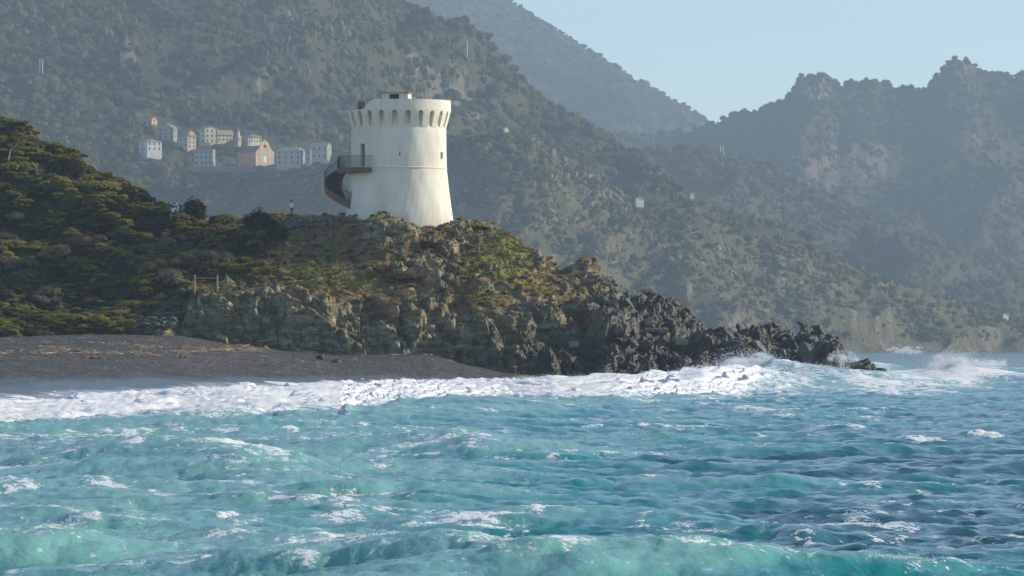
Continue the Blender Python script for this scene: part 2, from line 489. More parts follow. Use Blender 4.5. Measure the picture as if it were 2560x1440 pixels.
def crownmat():
    t = NT("far_crown")
    oi = t.new("ShaderNodeObjectInfo").outputs["Random"]
    n = t.noise(t.coord(), 1.7, 3, 0.6)
    p = t.noise(t.pos(), 0.012, 3, 0.5)
    f = t.math('ADD', t.math('MULTIPLY', oi, 0.6), t.math('MULTIPLY', n, 0.4))
    c = t.ramp(f, [(0.12, (0.042,0.052,0.02)), (0.42, (0.105,0.112,0.04)), (0.68, (0.20,0.185,0.066)), (0.82, (0.22,0.155,0.08)), (0.94, (0.30,0.265,0.16))])
    c = t.mix(t.math('MULTIPLY', t.sstep(p, 0.5, 0.65), 0.45), c, (0.18,0.14,0.08))
    d = t.new("ShaderNodeBsdfDiffuse"); t.l.new(c, d.inputs[0])
    tr = t.new("ShaderNodeBsdfTranslucent"); t.l.new(c, tr.inputs[0])
    return t.done(t.mixs(0.3, d.outputs[0], tr.outputs[0]))
M['crown_old'] = leafmat("far_crown", ((0.05,0.058,0.02), (0.11,0.112,0.038), (0.20,0.185,0.07)), 0.35)
M['crown'] = crownmat()
M['scrub'] = leafmat("sunlit_scrub", ((0.065,0.066,0.028), (0.17,0.155,0.072), (0.32,0.27,0.15)), 0.3)  # grey-brown scrub, brightened in colour to read as sunlit
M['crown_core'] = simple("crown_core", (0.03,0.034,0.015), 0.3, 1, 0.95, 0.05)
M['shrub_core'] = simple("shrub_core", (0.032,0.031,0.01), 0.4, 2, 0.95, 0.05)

# ------------------------------------------------------------------ foliage sources
def ico(sub, noise_amp=0.0, seed=0):
    bm = bmesh.new(); bmesh.ops.create_icosphere(bm, subdivisions=sub, radius=1.0)
    v = np.array([x.co[:] for x in bm.verts]); f = [tuple(q.index for q in x.verts) for x in bm.faces]
    bm.free()
    if noise_amp:
        v = v*(1+noise_amp*noise3(v[:,0]*1.7+seed, v[:,1]*1.7, v[:,2]*1.7, seed))[:,None]
    return v, f

def leaf_cloud(n, leaf, seed, flat=0.75, lobes=7, upright=0.0, core=0.78, long=1.6, jit=0.4, csub=1):
    """dome of leaf-sized faces around several lobes; unit radius, base at z=0. returns (core verts/faces, leaf verts/faces)"""
    g = np.random.default_rng(seed)
    cen = [np.array([0,0,0.45])]
    rad = [0.62]
    for i in range(lobes):
        a = 2*math.pi*i/lobes+g.uniform(-.4,.4); r = g.uniform(.35,.68)
        cen.append(np.array([r*math.cos(a), r*math.sin(a), g.uniform(.2,.62)])); rad.append(g.uniform(.26,.46))
    cen, rad = np.array(cen), np.array(rad)
    pr = rad**2/np.sum(rad**2)
    k = g.choice(len(rad), n, p=pr)
    d = g.normal(size=(n,3)); d /= np.linalg.norm(d,axis=1,keepdims=True)
    d[:,2] = np.where(d[:,2] < -0.35, -d[:,2], d[:,2])
    p = cen[k]+d*(rad[k]*g.uniform(.78,1.12,n))[:,None]
    p[:,2] = np.maximum(p[:,2], 0.0)*flat/0.75
    nn = d+g.normal(size=(n,3))*jit; nn[:,2] += 0.45; nn /= np.linalg.norm(nn,axis=1,keepdims=True)
    up = g.normal(size=(n,3)); up[:,2] += upright*3
    t1 = np.cross(nn, up); t1 /= np.linalg.norm(t1,axis=1,keepdims=True)+1e-9
    t2 = np.cross(t1, nn)
    s = leaf*g.uniform(.6,1.4,n)[:,None]
    a = p-t1*s*.5; b = p+t1*s*.5; c = p+t2*s*long
    V = np.stack([a, p-t2*s*.25, b, c],1).reshape(-1,3)
    Fc = [(4*i,4*i+1,4*i+2,4*i+3) for i in range(n)]
    cv, cf = [], []
    for q in range(len(rad)):
        iv, if_ = ico(csub, 0.25, seed+q)
        iv = iv*rad[q]*core+cen[q]; iv[:,2] = np.maximum(iv[:,2], -0.05)*flat/0.75
        cf += [tuple(j+len(cv) for j in f) for f in if_]; cv += list(map(tuple, iv))
    return (cv, cf), (V, Fc)

def cloud_mesh(name, n, leaf, seed, lm, cm, **kw):
    (cv, cf), (V, Fc) = leaf_cloud(n, leaf, seed, **kw)
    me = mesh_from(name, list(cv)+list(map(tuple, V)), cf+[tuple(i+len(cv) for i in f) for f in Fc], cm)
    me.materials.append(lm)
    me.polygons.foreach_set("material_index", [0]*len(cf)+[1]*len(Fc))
    return me

def tuft_mesh(name, n, seed, mat, lean=0.35, wid=0.05):
    g = np.random.default_rng(seed); mb = MB()
    for i in range(n):
        a = g.uniform(0,2*math.pi); r = g.uniform(0,.35); l = g.uniform(.5,1.0); ln = g.uniform(.05,lean)*l*1.6
        x, y = r*math.cos(a), r*math.sin(a); b = g.uniform(0,2*math.pi)
        dx, dy = wid*math.cos(b), wid*math.sin(b)
        ex, ey = x+ln*math.cos(a)-0.15*l, y+ln*math.sin(a)
        mb.poly([(x-dx,y-dy,-.05),(x+dx,y+dy,-.05),((x+ex)/2+dx*.7,(y+ey)/2+dy*.7,l*.6),(ex,ey,l)], [(0,1,2),(0,2,3)])
    return mb.mesh(name, mat)

def src(name, me):
    return bpy.data.objects.new(name, me)          # never linked: only its mesh is scattered

def scatter(name, pts, scl, rot, sources, label=None, cat=None, parent=None):
    """one 'stuff' object whose points carry copies of the source meshes"""
    n = len(pts)
    me = bpy.data.meshes.new(name)
    me.vertices.add(n); me.vertices.foreach_set("co", np.asarray(pts, np.float32).reshape(-1))
    a = me.attributes.new("scl", 'FLOAT_VECTOR', 'POINT'); a.data.foreach_set("vector", np.asarray(scl, np.float32).reshape(-1))
    a = me.attributes.new("rot", 'FLOAT_VECTOR', 'POINT'); a.data.foreach_set("vector", np.asarray(rot, np.float32).reshape(-1))
    a = me.attributes.new("pickid", 'INT', 'POINT'); a.data.foreach_set("value", RNG.integers(0, len(sources), n).astype(np.int32))
    o = obj(name, me, parent)
    ng = bpy.data.node_groups.new(name+"_scatter", 'GeometryNodeTree')
    ng.interface.new_socket("Geometry", in_out='INPUT', socket_type='NodeSocketGeometry')
    ng.interface.new_socket("Geometry", in_out='OUTPUT', socket_type='NodeSocketGeometry')
    N, L = ng.nodes, ng.links
    gi, go = N.new("NodeGroupInput"), N.new("NodeGroupOutput")
    join = N.new("GeometryNodeJoinGeometry")
    for s in sources:
        oi = N.new("GeometryNodeObjectInfo"); oi.inputs[0].default_value = s; oi.inputs["As Instance"].default_value = False
        g2 = N.new("GeometryNodeGeometryToInstance"); L.new(oi.outputs["Geometry"], g2.inputs[0]); L.new(g2.outputs[0], join.inputs[0])
    ip = N.new("GeometryNodeInstanceOnPoints")
    ip.inputs["Pick Instance"].default_value = True
    def na(nm, dt):
        q = N.new("GeometryNodeInputNamedAttribute"); q.data_type = dt; q.inputs[0].default_value = nm; return q.outputs[0]
    e2r = N.new("FunctionNodeEulerToRotation"); L.new(na("rot",'FLOAT_VECTOR'), e2r.inputs[0])
    L.new(gi.outputs[0], ip.inputs["Points"]); L.new(join.outputs[0], ip.inputs["Instance"])
    L.new(na("pickid",'INT'), ip.inputs["Instance Index"]); L.new(e2r.outputs[0], ip.inputs["Rotation"]); L.new(na("scl",'FLOAT_VECTOR'), ip.inputs["Scale"])
    L.new(ip.outputs[0], go.inputs[0])
    md = o.modifiers.new("scatter", 'NODES'); md.node_group = ng
    tag(o, label, cat, kind="stuff")
    return o

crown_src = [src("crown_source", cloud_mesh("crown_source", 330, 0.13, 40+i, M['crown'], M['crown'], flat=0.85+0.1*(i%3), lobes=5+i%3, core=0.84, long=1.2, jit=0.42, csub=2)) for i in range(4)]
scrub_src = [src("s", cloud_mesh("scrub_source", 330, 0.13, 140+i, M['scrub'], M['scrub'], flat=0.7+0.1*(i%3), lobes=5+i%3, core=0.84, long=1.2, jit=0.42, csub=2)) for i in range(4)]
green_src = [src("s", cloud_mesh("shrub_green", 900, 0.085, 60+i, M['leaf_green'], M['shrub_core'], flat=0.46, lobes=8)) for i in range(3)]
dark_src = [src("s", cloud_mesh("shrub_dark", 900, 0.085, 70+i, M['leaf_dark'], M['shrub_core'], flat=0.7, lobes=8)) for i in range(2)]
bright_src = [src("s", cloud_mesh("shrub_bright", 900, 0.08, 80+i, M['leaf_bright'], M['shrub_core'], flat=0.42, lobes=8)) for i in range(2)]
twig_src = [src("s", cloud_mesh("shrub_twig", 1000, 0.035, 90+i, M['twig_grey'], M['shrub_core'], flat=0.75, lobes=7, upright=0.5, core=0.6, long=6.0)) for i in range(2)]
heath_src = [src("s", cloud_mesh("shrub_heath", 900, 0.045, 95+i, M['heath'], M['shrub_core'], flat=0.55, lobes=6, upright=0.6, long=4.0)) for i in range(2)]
straw_src = [src("s", tuft_mesh("tuft_straw", 34, 5+i, M['straw'])) for i in range(2)]
blade_src = [src("s", tuft_mesh("tuft_green", 34, 15+i, M['blade'])) for i in range(2)]

# ------------------------------------------------------------------ mountains (structure)
def mountain(name, label, cols, u0, u1, nu, nt, mat, gully, gscale, slant, seed, crest=2.0, rockiness=0.0, back=0.03):
    us = np.linspace(u0, u1, nu)
    # close each profile behind the crest
    c2 = {}
    for k, pr in cols.items():
        y, py = pr[-1]; z = (HZ-py)/F*y
        yb = y*(1+back)
        c2[k] = list(pr)+[(yb, HZ-(z-0.55*(yb-y))/yb*F)]
    P = surface(c2, us, nt)
    X, Y, Z = P[...,0], P[...,1], P[...,2]
    t = np.linspace(0,1,nt)[:,None]
    ic = np.argmax(Z, axis=0); tn = t/np.maximum(t[ic,0], 0.05)[None,:]
    fade = smooth01(0.0, 0.15, tn)*(1-smooth01(0.72, 0.98, tn))
    q = (X+slant*Y)/gscale; r = (Y*0.5-slant*0.5*X+Z*0.6)/gscale
    g = ridged2(q+0.35*fbm2(q*1.3,r*1.3,3,seed+9), r*0.42, 4, seed)-0.55
    g = g-g.mean()
    dz = gully*g*fade + crest*fbm2(X/(gscale*0.09), Y/(gscale*0.09), 4, seed+3)*smooth01(0,0.06,t)
    rk = ridged2(X/(gscale*0.5), (Z+Y*0.3)/(gscale*0.7), 4, seed+21)
    fine = ridged2(X/(gscale*0.11), Z/(gscale*0.2), 3, seed+25)
    cliff = smooth01(0.60, 0.82, rk)*smooth01(0.35,0.7,fine)*rockiness
    P = P.copy(); P[...,2] = Z+dz
    P[...,1] += -6*cliff*noise2(X/9, Z/14, seed+5)*2
    N = normals_of(P)
    rock = np.clip(cliff*0.9 + (0.18*smooth01(16, 5, Z+10*noise2(X/20,Z/20,4)) if rockiness > 0.5 else 0) + smooth01(0.62, 0.35, N[...,2])*0.6*rockiness, 0, 1)
    me = grid_mesh(name, P, mat, {"rock": rock})
    o = obj(name, me); tag(o, label, kind="structure")
    return P, N, rock, o

def forest(name, label, P, N, rock, spacing, rmin, rmax, u0=-220, u1=2780, v1=900, seed=1, keep=None, sources=None):
    g = np.random.default_rng(seed)
    a = P[:-1,:-1]; b = P[:-1,1:]; c = P[1:,:-1]; d = P[1:,1:]
    area = 0.5*(np.linalg.norm(np.cross(b-a,c-a),axis=-1)+np.linalg.norm(np.cross(b-d,c-d),axis=-1))
    pu, pv = project(a)
    facing = N[:-1,:-1,1]*a[...,1]+N[:-1,:-1,0]*a[...,0]+N[:-1,:-1,2]*(a[...,2]-CZ)
    ok = (pu>u0)&(pu<u1)&(pv>-60)&(pv<v1)&(facing < 0.25*np.linalg.norm(a,axis=-1))&(a[...,2]>6)
    pr = area*ok*(1-0.7*rock[:-1,:-1])
    # clumps and clearings
    pr = pr*(0.35+smooth01(-0.35,0.45,fbm2(a[...,0]/45, (a[...,1]+a[...,2])/45, 3, seed)))
    n = int(pr.sum()/(spacing**2))
    i = g.choice(pr.size, n, p=(pr/pr.sum()).reshape(-1))
    fa, fb = g.random(n)[:,None], g.random(n)[:,None]
    A, B, C = a.reshape(-1,3)[i], b.reshape(-1,3)[i], c.reshape(-1,3)[i]
    pts = A+(B-A)*fa+(C-A)*fb
    if keep is not None:
        k = keep(pts); pts = pts[k]; n = len(pts)
    big = g.random(n)**2.2
    s = rmin+(rmax-rmin)*big
    pts[:,2] -= 0.12*s
    scl = np.stack([s*g.uniform(.75,1.45,n), s*g.uniform(.75,1.45,n), s*g.uniform(.6,1.35,n)],-1)
    rot = np.zeros((n,3)); rot[:,2] = g.uniform(0,2*math.pi,n); rot[:,:2] = g.normal(size=(n,2))*0.22
    return scatter(name, pts, scl, rot, sources or crown_src, label, "trees")

def auto(crest, foot, mids=((0.35,0.45),(0.7,0.75))):
    """crest: [(u, Y, py)], foot: f(u)->(Y, py)"""
    out = {}
    for u, Y, py in crest:
        yf, pf = foot(u)
        out[u] = [(yf, pf)]+[(yf+(Y-yf)*a, pf+(py-pf)*b) for a, b in mids]+[(Y, py)]
    return out

MT = {}
farpeak = auto([(600,8200,-420),(900,8200,-260),(1000,8200,-190),(1100,8150,-130),(1200,8100,-60),(1290,8050,2),(1350,8000,38),(1410,7950,80),(1480,7900,122),(1550,7850,165),(1620,7800,208),(1700,7750,254),(1780,7700,300),(1860,7650,345),(2000,7600,420),(2300,7500,560)],
               lambda u: (6900, 620))
MT['peak'] = mountain("mountain", "hazy pale peak farthest away, its slope falling to the saddle", farpeak, 600, 2300, 260, 150, M['hill_b'], 150, 520, 0.5, 3, 3.0, 0.2)
skyl = [(1150,6000,330),(1300,6000,318),(1450,6000,322),(1550,6000,330),(1640,6000,332),(1720,6000,328),(1785,6000,302),(1830,6000,285),(1900,6000,266),(1965,6000,248),(1985,6000,215),(2003,6000,186),(2050,6000,176),(2076,6000,186),(2098,6000,212),(2130,6000,200),(2180,6000,197),(2215,6000,207),(2260,6000,212),(2318,6000,222),(2340,6000,196),(2362,6000,160),(2378,6000,142),(2410,6000,140),(2434,6000,152),(2452,6000,174),(2500,6000,178),(2540,6000,186),(2600,6000,170),(2800,6000,130),(3000,6000,120)]
MT['crag'] = mountain("mountain", "rugged skyline mountain with two rocky knobs beyond the bay", auto(skyl, lambda u: (4900+0.1*abs(u-1900), 700), ((0.3,0.35),(0.7,0.72),(0.93,0.93))), 1150, 3000, 420, 190, M['hill_b'], 190, 380, -0.45, 8, 3.5, 0.75)
spur2 = [(1350,4700,470),(1500,4700,420),(1620,4700,372),(1720,4680,362),(1810,4660,378),(1900,4640,405),(2000,4620,450),(2100,4600,500),(2250,4580,572),(2400,4560,625),(2560,4540,682),(2800,4500,760),(3000,4500,800)]
MT['spur'] = mountain("mountain", "middle spur descending to the sea behind the nearer hillside", auto(spur2, lambda u: (4050, 830), ((0.4,0.35),(0.75,0.7))), 1350, 3000, 300, 150, M['hill_a'], 120, 260, -0.6, 13, 3.0, 0.3)
main = [(300,4500,-420),(500,4450,-330),(700,4400,-240),(850,4300,-140),(1000,4200,2),(1045,4150,45),(1090,4100,88),(1200,4000,168),(1295,3950,205),(1318,3940,222),(1420,3880,288),(1500,3830,338),(1600,3750,390),(1650,3700,430),(1690,3680,468),(1740,3660,494),(1850,3600,570),(2000,3560,680),(2200,3500,800),(2400,3450,860)]
MT['main'] = mountain("mountain", "big dark wooded mountain rising behind the tower", auto(main, lambda u: (3360, 560 if u < 1500 else 560+(u-1500)*0.4), ((0.25,0.33),(0.6,0.66))), 300, 2400, 420, 200, M['hill_a'], 155, 300, -0.55, 21, 3.0, 0.55)
left = [(-350,4000,-420),(0,3950,-260),(200,3900,-160),(350,3820,-50),(400,3780,30),(450,3740,95),(520,3700,148),(600,3640,215),(700,3580,280),(800,3520,328),(870,3480,358),(950,3450,385),(1100,3420,425),(1300,3400,480)]
MT['left'] = mountain("mountain", "near wooded slope above the hill village", auto(left, lambda u: (3260, 470), ((0.2,0.25),(0.6,0.6))), -350, 1300, 380, 200, M['hill_a'], 46, 190, -0.5, 34, 2.5, 0.12)
front = [(-350,500),(0,466),(280,430),(480,415),(690,405),(760,400),(830,384),(1000,350),(1150,330),(1240,325),(1330,345),(1385,378),(1430,408),(1500,436),(1560,490),(1610,508),(1660,498),(1730,496),(1800,540),(1900,598),(1960,606),(2050,622),(2150,668),(2250,716),(2400,768),(2560,815),(2700,848),(2900,874),(3050,890)]
front = [(u, float(np.interp(u, [-350,0,480,1000,1300,1800,2600,3050], [3420,3380,3300,3240,3200,3270,3470,3560])), py) for u, py in front]
def ffoot(u):
    y = np.interp(u, [-350,0,1000,1250,1800,2600,3050], [3260,3210,3060,3030,3120,3360,3480])
    return (float(y), 886)
MT['front'] = mountain("mountain", "steep maquis cliff dropping into the sea beyond the headland", auto(front, ffoot, ((0.04,0.06),(0.4,0.42),(0.8,0.82))), -350, 3050, 640, 220, M['hill_c'], 56, 150, -0.7, 45, 1.6, 0.55)

forest("forest", "scrub covering the farthest hazy peak", *MT['peak'][:3], 8.5, 2.0, 5.0, seed=2)
forest("forest", "scrub and trees covering the craggy skyline mountain", *MT['crag'][:3], 6.8, 1.8, 5.0, seed=3)
forest("forest", "trees covering the middle spur", *MT['spur'][:3], 5.4, 1.6, 4.6, seed=4)
forest("forest", "dark trees covering the big mountain behind the tower", *MT['main'][:3], 4.9, 1.5, 4.8, seed=5)

# village area: hold the forest back from the houses
VBOX = [(340,410,342,384),(388,446,305,350),(450,492,322,374),(440,472,350,374),(505,585,316,362),(586,655,330,362),(628,690,350,410),(482,542,370,418),(682,770,362,416),(772,830,352,402),(350,395,288,320)]
def clear_village(pts):
    u, v = project(pts); k = np.ones(len(pts), bool)
    for x0,x1,y0,y1 in VBOX: k &= ~((u>x0-3)&(u<x1+3)&(v>y0-4)&(v<y1+13))
    return k
forest("forest", "trees covering the slope above the village", *MT['left'][:3], 4.5, 1.5, 5.0, seed=6, keep=clear_village)
forest("forest", "low scrub covering the cliff above the sea", *MT['front'][:3], 3.3, 0.8, 3.2, seed=7, keep=clear_village, sources=scrub_src+crown_src[:1])

# ------------------------------------------------------------------ headland (structure) with its rocks
HC = {
 -350: [(600,846),(620,760),(638,640),(655,560),(680,400),(705,150)],
 -100: [(600,846),(620,765),(636,645),(650,585),(655,462),(676,440),(702,215)],
 0:   [(600,846),(620,770),(636,650),(650,582),(655,478),(674,455),(698,288)],
 150: [(600,842),(620,770),(636,655),(650,585),(655,470),(671,450),(692,356)],
 250: [(600,842),(618,775),(634,660),(648,590),(653,500),(667,490),(686,430)],
 330: [(600,842),(617,778),(633,660),(646,592),(651,520),(664,510),(680,480)],
 400: [(600,846),(614,760),(631,662),(645,595),(650,535),(661,525),(674,518)],
 450: [(600,852),(611,740),(628,672),(643,598),(649,545),(658,538),(668,534)],
 500: [(600,860),(608,728),(620,716),(640,612),(650,575),(664,550)],
 600: [(600,872),(606,735),(618,712),(632,640),(645,575),(660,556)],
 700: [(600,886),(606,735),(616,690),(630,640),(636,572),(640,548),(658,546)],
 850: [(600,896),(606,745),(615,690),(627,640),(634,566),(638,543),(656,543)],
 920: [(599,896),(606,770),(614,690),(624,630),(629,552),(633,546),(656,545)],
 965: [(599,896),(606,780),(614,690),(623,625),(627,534),(631,545),(656,548)],
 1015:[(598,896),(606,785),(614,690),(623,630),(628,550),(632,556),(656,556)],
 1050:[(598,896),(606,785),(614,690),(623,635),(629,580),(634,574),(656,565)],
 1100:[(598,900),(606,785),(614,690),(624,625),(630,572),(635,562),(656,566)],
 1150:[(597,925),(605,790),(614,690),(625,620),(632,556),(637,554),(650,566)],
 1200:[(597,935),(604,795),(613,690),(624,630),(633,580),(639,562),(646,575)],
 1260:[(596,942),(603,805),(613,705),(623,645),(632,595),(638,578),(645,590)],
 1300:[(596,945),(603,815),(613,722),(623,665),(632,618),(637,602)],
 1345:[(596,948),(603,825),(613,742),(623,690),(631,650),(636,628)],
 1400:[(595,950),(602,835),(612,765),(622,720),(630,688),(635,672)],
 1500:[(595,956),(602,852),(612,795),(622,750),(629,720),(633,708)],
 1600:[(595,957),(602,870),(611,822),(620,782),(627,755),(630,744)],
 1700:[(596,957),(602,885),(610,842),(617,808),(623,782),(626,772)],
 1750:[(596,957),(602,892),(609,855),(616,825),(621,802),(624,794)],
 1800:[(597,957),(603,902),(609,868),(615,842),(620,826),(622,820)],
 1900:[(599,957),(603,905),(608,878),(612,858),(616,846),(619,842)],
 1930:[(599,957),(603,908),(608,880),(612,858),(615,846),(618,842)],
 1960:[(600,957),(604,912),(608,888),(612,868),(615,858),(618,856)],
 2000:[(600,957),(603,908),(607,880),(611,855),(614,840),(617,836)],
 2050:[(601,957),(604,908),(607,880),(610,856),(613,842),(616,838)],
 2090:[(602,957),(605,915),(607,892),(610,872),(612,862),(615,860)],
 2115:[(603,957),(606,930),(608,912),(610,897),(612,890),(615,890)],
 2135:[(605,958),(607,948),(609,940),(611,934),(613,932),(615,932)],
 2155:[(606,975),(608,972),(610,970),(612,970),(614,970),(615,970)],
 2260:[(606,995),(608,993),(610,992),(612,992),(614,992),(615,992)],
}
hc2 = {}
for k, pr in HC.items():
    y, py = pr[-1]; z = (HZ-py)/F*y
    y0, p0 = pr[0]
    hc2[k] = [(y0-1.2, p0+55)]+pr+[(y+14, HZ-(z-6)/(y+14)*F), (y+40, HZ-(z-22)/(y+40)*F)]
us = np.linspace(-350, 2260, 900)
NTH = 400
HP = surface(hc2, us, NTH)
HN = normals_of(HP)
hu, hv = project(HP)
X, Y, Z = HP[...,0], HP[...,1], HP[...,2]
# where the bare rock, the soil and the grass lie
wob = 26*fbm2(X/5, (Y+Z)/5, 3, 77)
cliff_top = np.interp(hu, [-350,320,400,480,560,700,850,1000,1200,1350,1500,1700], [900,872,800,735,725,735,745,765,770,760,720,600])
cl = smooth01(-25, 25, hv+wob-cliff_top)
rocky_r = smooth01(1330, 1480, hu+wob*3)
mound = np.exp(-((hu-975)/75)**2-((hv-570)/40)**2)+np.exp(-((hu-1180)/70)**2-((hv-580)/32)**2)+0.9*np.exp(-((hu-1090)/60)**2-((hv-690)/60)**2)
patch = smooth01(0.12, 0.4, fbm2(X/7, (Y+Z)/6, 4, 31))
rockm = np.clip(np.maximum.reduce([cl, rocky_r, np.clip(mound*1.3,0,1), patch*smooth01(880,1000,hu)]), 0, 1)
maquis = smooth01(730, 640, hu+wob)*(1-cl)*smooth01(720,690,hv+0*hu+np.where(hu<470,400,0)*-1)
maquis = np.where(hu < 470, (1-cl), maquis)
grass = np.clip(np.exp(-((hu-1270)/110)**2-((hv-640)/55)**2)*1.15+0.75*np.exp(-((hu-800)/150)**2-((hv-690)/28)**2)+0.6*smooth01(0.1,0.5,fbm2(X/6,(Y+Z)/6,3,52))*(1-rocky_r), 0, 1)*(1-0.8*rockm)
soil = np.clip((1-rockm)*0.95+0.35*smooth01(0.0,0.5,fbm2(X/4,(Y+Z)/4,3,63))*smooth01(1700,1400,hu)*smooth01(900,760,hv), 0, 1)
wet = smooth01(1050, 1450, hu)*smooth01(8.0, 2.0, Z+1.6*fbm2(X/3,Z/3,3,91))+smooth01(1750,1950,hu)*0.8*smooth01(12,4,Z)
wet = np.clip(np.maximum(wet, 0.85*smooth01(1300,1600,hu+wob)*cl), 0, 1)  # right cliff also darker and glossier, above the wet zone
pale = smooth01(1250, 900, hu)*cl
# fractured relief: beds dip down to the right
Q = HP.reshape(-1,3)
c5, s5 = math.cos(R(48)), math.sin(R(48))
rotm = np.array([[c5,0.15,-s5],[0.0,1.0,0.1],[s5,-0.2,c5]])
warp = 0.3*np.stack([noise3(Q[:,0]/1.1,Q[:,1]/1.1,Q[:,2]/1.1,k) for k in (51,52,53)],-1)+0.9*np.stack([noise3(Q[:,0]/6,Q[:,1]/6,Q[:,2]/6,k) for k in (41,42,43)],-1)
Qr = ((Q+warp)@rotm.T)*np.array([0.48,0.8,1.35])
amp = rockm.reshape(-1)
def soften(a, n=1):
    a = a.reshape(hu.shape)
    for _ in range(n):
        b = np.pad(a, 1, mode='edge')
        a = (b[1:-1,:-2]+2*b[1:-1,1:-1]+b[1:-1,2:])/4
        b = np.pad(a, 1, mode='edge')
        a = (b[:-2,1:-1]+2*b[1:-1,1:-1]+b[2:,1:-1])/4
    return a.reshape(-1)
big = facets(Qr, 4.0, 1, 1.5)*2.3
midf = facets(Qr, 1.7, 11, 1.6)*0.95
sml = facets(Qr, 0.55, 21, 1.6)*0.36
big = soften(big, 4)*(1-0.55*smooth01(1280,1350,hu)*smooth01(1750,1600,hu)*smooth01(0.55,0.8,(np.linspace(0,1,NTH)[:,None]*np.ones_like(hu)))).reshape(-1); midf = soften(midf, 1)
big -= big[amp>0.5].mean(); midf -= midf[amp>0.5].mean(); sml -= sml[amp>0.5].mean()
disp = amp*(big*smooth01(0.4,0.9,amp)*np.clip(cl+rocky_r,0.35,1).reshape(-1)+midf+sml)+(1-amp)*(0.25*midf+0.25*fbm2(Q[:,0]/1.5,(Q[:,1]+Q[:,2])/1.5,3,5))
mqv = maquis.reshape(-1)
fold = ridged2((Q[:,2]+0.42*Q[:,0]+0.15*Q[:,1])/5.5, Q[:,0]/13, 3, 19)-0.55
disp = disp+mqv*(2.7*fold+0.4*fbm2(Q[:,0]/3,(Q[:,1]+Q[:,2])/3,2,29))
edge = (smooth01(0.0,0.03,np.linspace(0,1,NTH))[:,None]*np.ones_like(hu)).reshape(-1)
nearT = 1-np.exp(-((Q[:,0]+12.4)**2+(Q[:,1]-640)**2)/8.0**2)*0.6
butt = (ridged2((Q[:,0]+0.35*Q[:,2])/7.5, Q[:,2]/14, 3, 131)-0.5)*(cl.reshape(-1)*np.clip(1.2-rocky_r.reshape(-1)*0.5,0,1))*3.4
dirv = HN.reshape(-1,3)*0.75+np.array([0.1,-0.3,0.25])
HP = (Q+dirv*(disp*edge*nearT)[:,None]+np.array([0.25,-1.0,0.1])*(butt*edge)[:,None]).reshape(HP.shape)
HN = normals_of(HP)
headland = obj("headland", grid_mesh("headland", HP, M['rock'], {"wet": wet, "grass": grass, "soil": soil, "pale": pale, "maquis_ground": np.clip(maquis,0,1)}, smooth=False))
tag(headland, "rocky headland with maquis, grass and dark wet rocks falling to the sea", kind="structure")
HS = Surf(HP, HN)

# separate boulders and rock blocks, children of the headland
def boulder_mesh(seed):
    g = np.random.default_rng(seed)
    v, f = ico(2)
    v = v*np.array([1.45, g.uniform(.7,1), g.uniform(.5,.8)])
    for i in range(12):
        n = g.normal(size=3); n /= np.linalg.norm(n); d = g.uniform(.28,.62)
        ex = np.maximum(v@n-d, 0); v = v-ex[:,None]*n
    v = v*(1+0.03*noise3(v[:,0]*3+seed, v[:,1]*3, v[:,2]*3, seed))[:,None]
    return mesh_from("rock", v, f, M['boulder'])
bmeshes = [boulder_mesh(s) for s in range(14)]
g = np.random.default_rng(5)
fl = np.arange(HP.shape[0]*HP.shape[1])
uu, vv = project(HP.reshape(-1,3))
infr = (uu>330)&(uu<2110)&(vv>525)&(vv<950)
wgt = infr*rockm.reshape(-1)*np.where(uu>1330, 1.6, 0.7)*(HN.reshape(-1,3)[:,1] < 0.3)
sel = g.choice(fl, 262, replace=False, p=wgt/wgt.sum())
# jagged crest on the right
tmin = {}
for i in fl[infr & (uu > 1240)][::7]:
    k = int(uu[i]//24)
    if k not in tmin or vv[i] < vv[tmin[k]]: tmin[k] = i
crest = set(int(q) for q in tmin.values())
sel = list(sel)+list(tmin.values())
for i in sel[:288]:
    p = HP.reshape(-1,3)[i]; n = HN.reshape(-1,3)[i]
    s = float(0.32+0.85*g.random()**2.2)*(1.1 if uu[i] > 1500 else 0.85)
    o = obj("rock", bmeshes[g.integers(14)], headland, Vector(p)-Vector(n)*s*0.18-Vector((0,0,(0.45 if int(i) in crest else 0.0)*s)), (g.uniform(-.35,.35), R(32)+g.uniform(-.4,.4), g.uniform(-.5,.5)), (s*g.uniform(.9,1.5), s*1.1, s*g.uniform(.75,1.15)))
for (px, py, s, k) in ((2020,880,1.8,3),(2075,893,1.5,7),(2105,910,1.0,1),(1900,872,1.5,4),(1850,865,1.3,9),(1960,885,1.3,2),(1545,822,0.9,5),(1562,836,1.0,8),(1552,852,0.9,11),(1575,858,0.8,0),(1538,866,0.9,6),(1585,832,0.8,12)):
    p, n = HS.pick(px, py, 6)
    obj("rock", bmeshes[k], headland, p-Vector(n)*s*0.3, (0.2*k, R(25), 0.4*k), (s*1.1, s, s*1.1))
# smaller rubble between them, too many to pick apart
sel = g.choice(fl, 2600, p=wgt/wgt.sum())
pp = HP.reshape(-1,3)[sel]; ss = 0.12+0.33*g.random(len(sel))**2
rub = scatter("rubble", pp, np.stack([ss*g.uniform(.8,1.5,len(ss)), ss, ss*g.uniform(.6,1.1,len(ss))],-1), g.uniform(-3,3,(len(ss),3)), [src("s", m) for m in bmeshes[:6]], "small broken rocks littering the headland", "rubble")

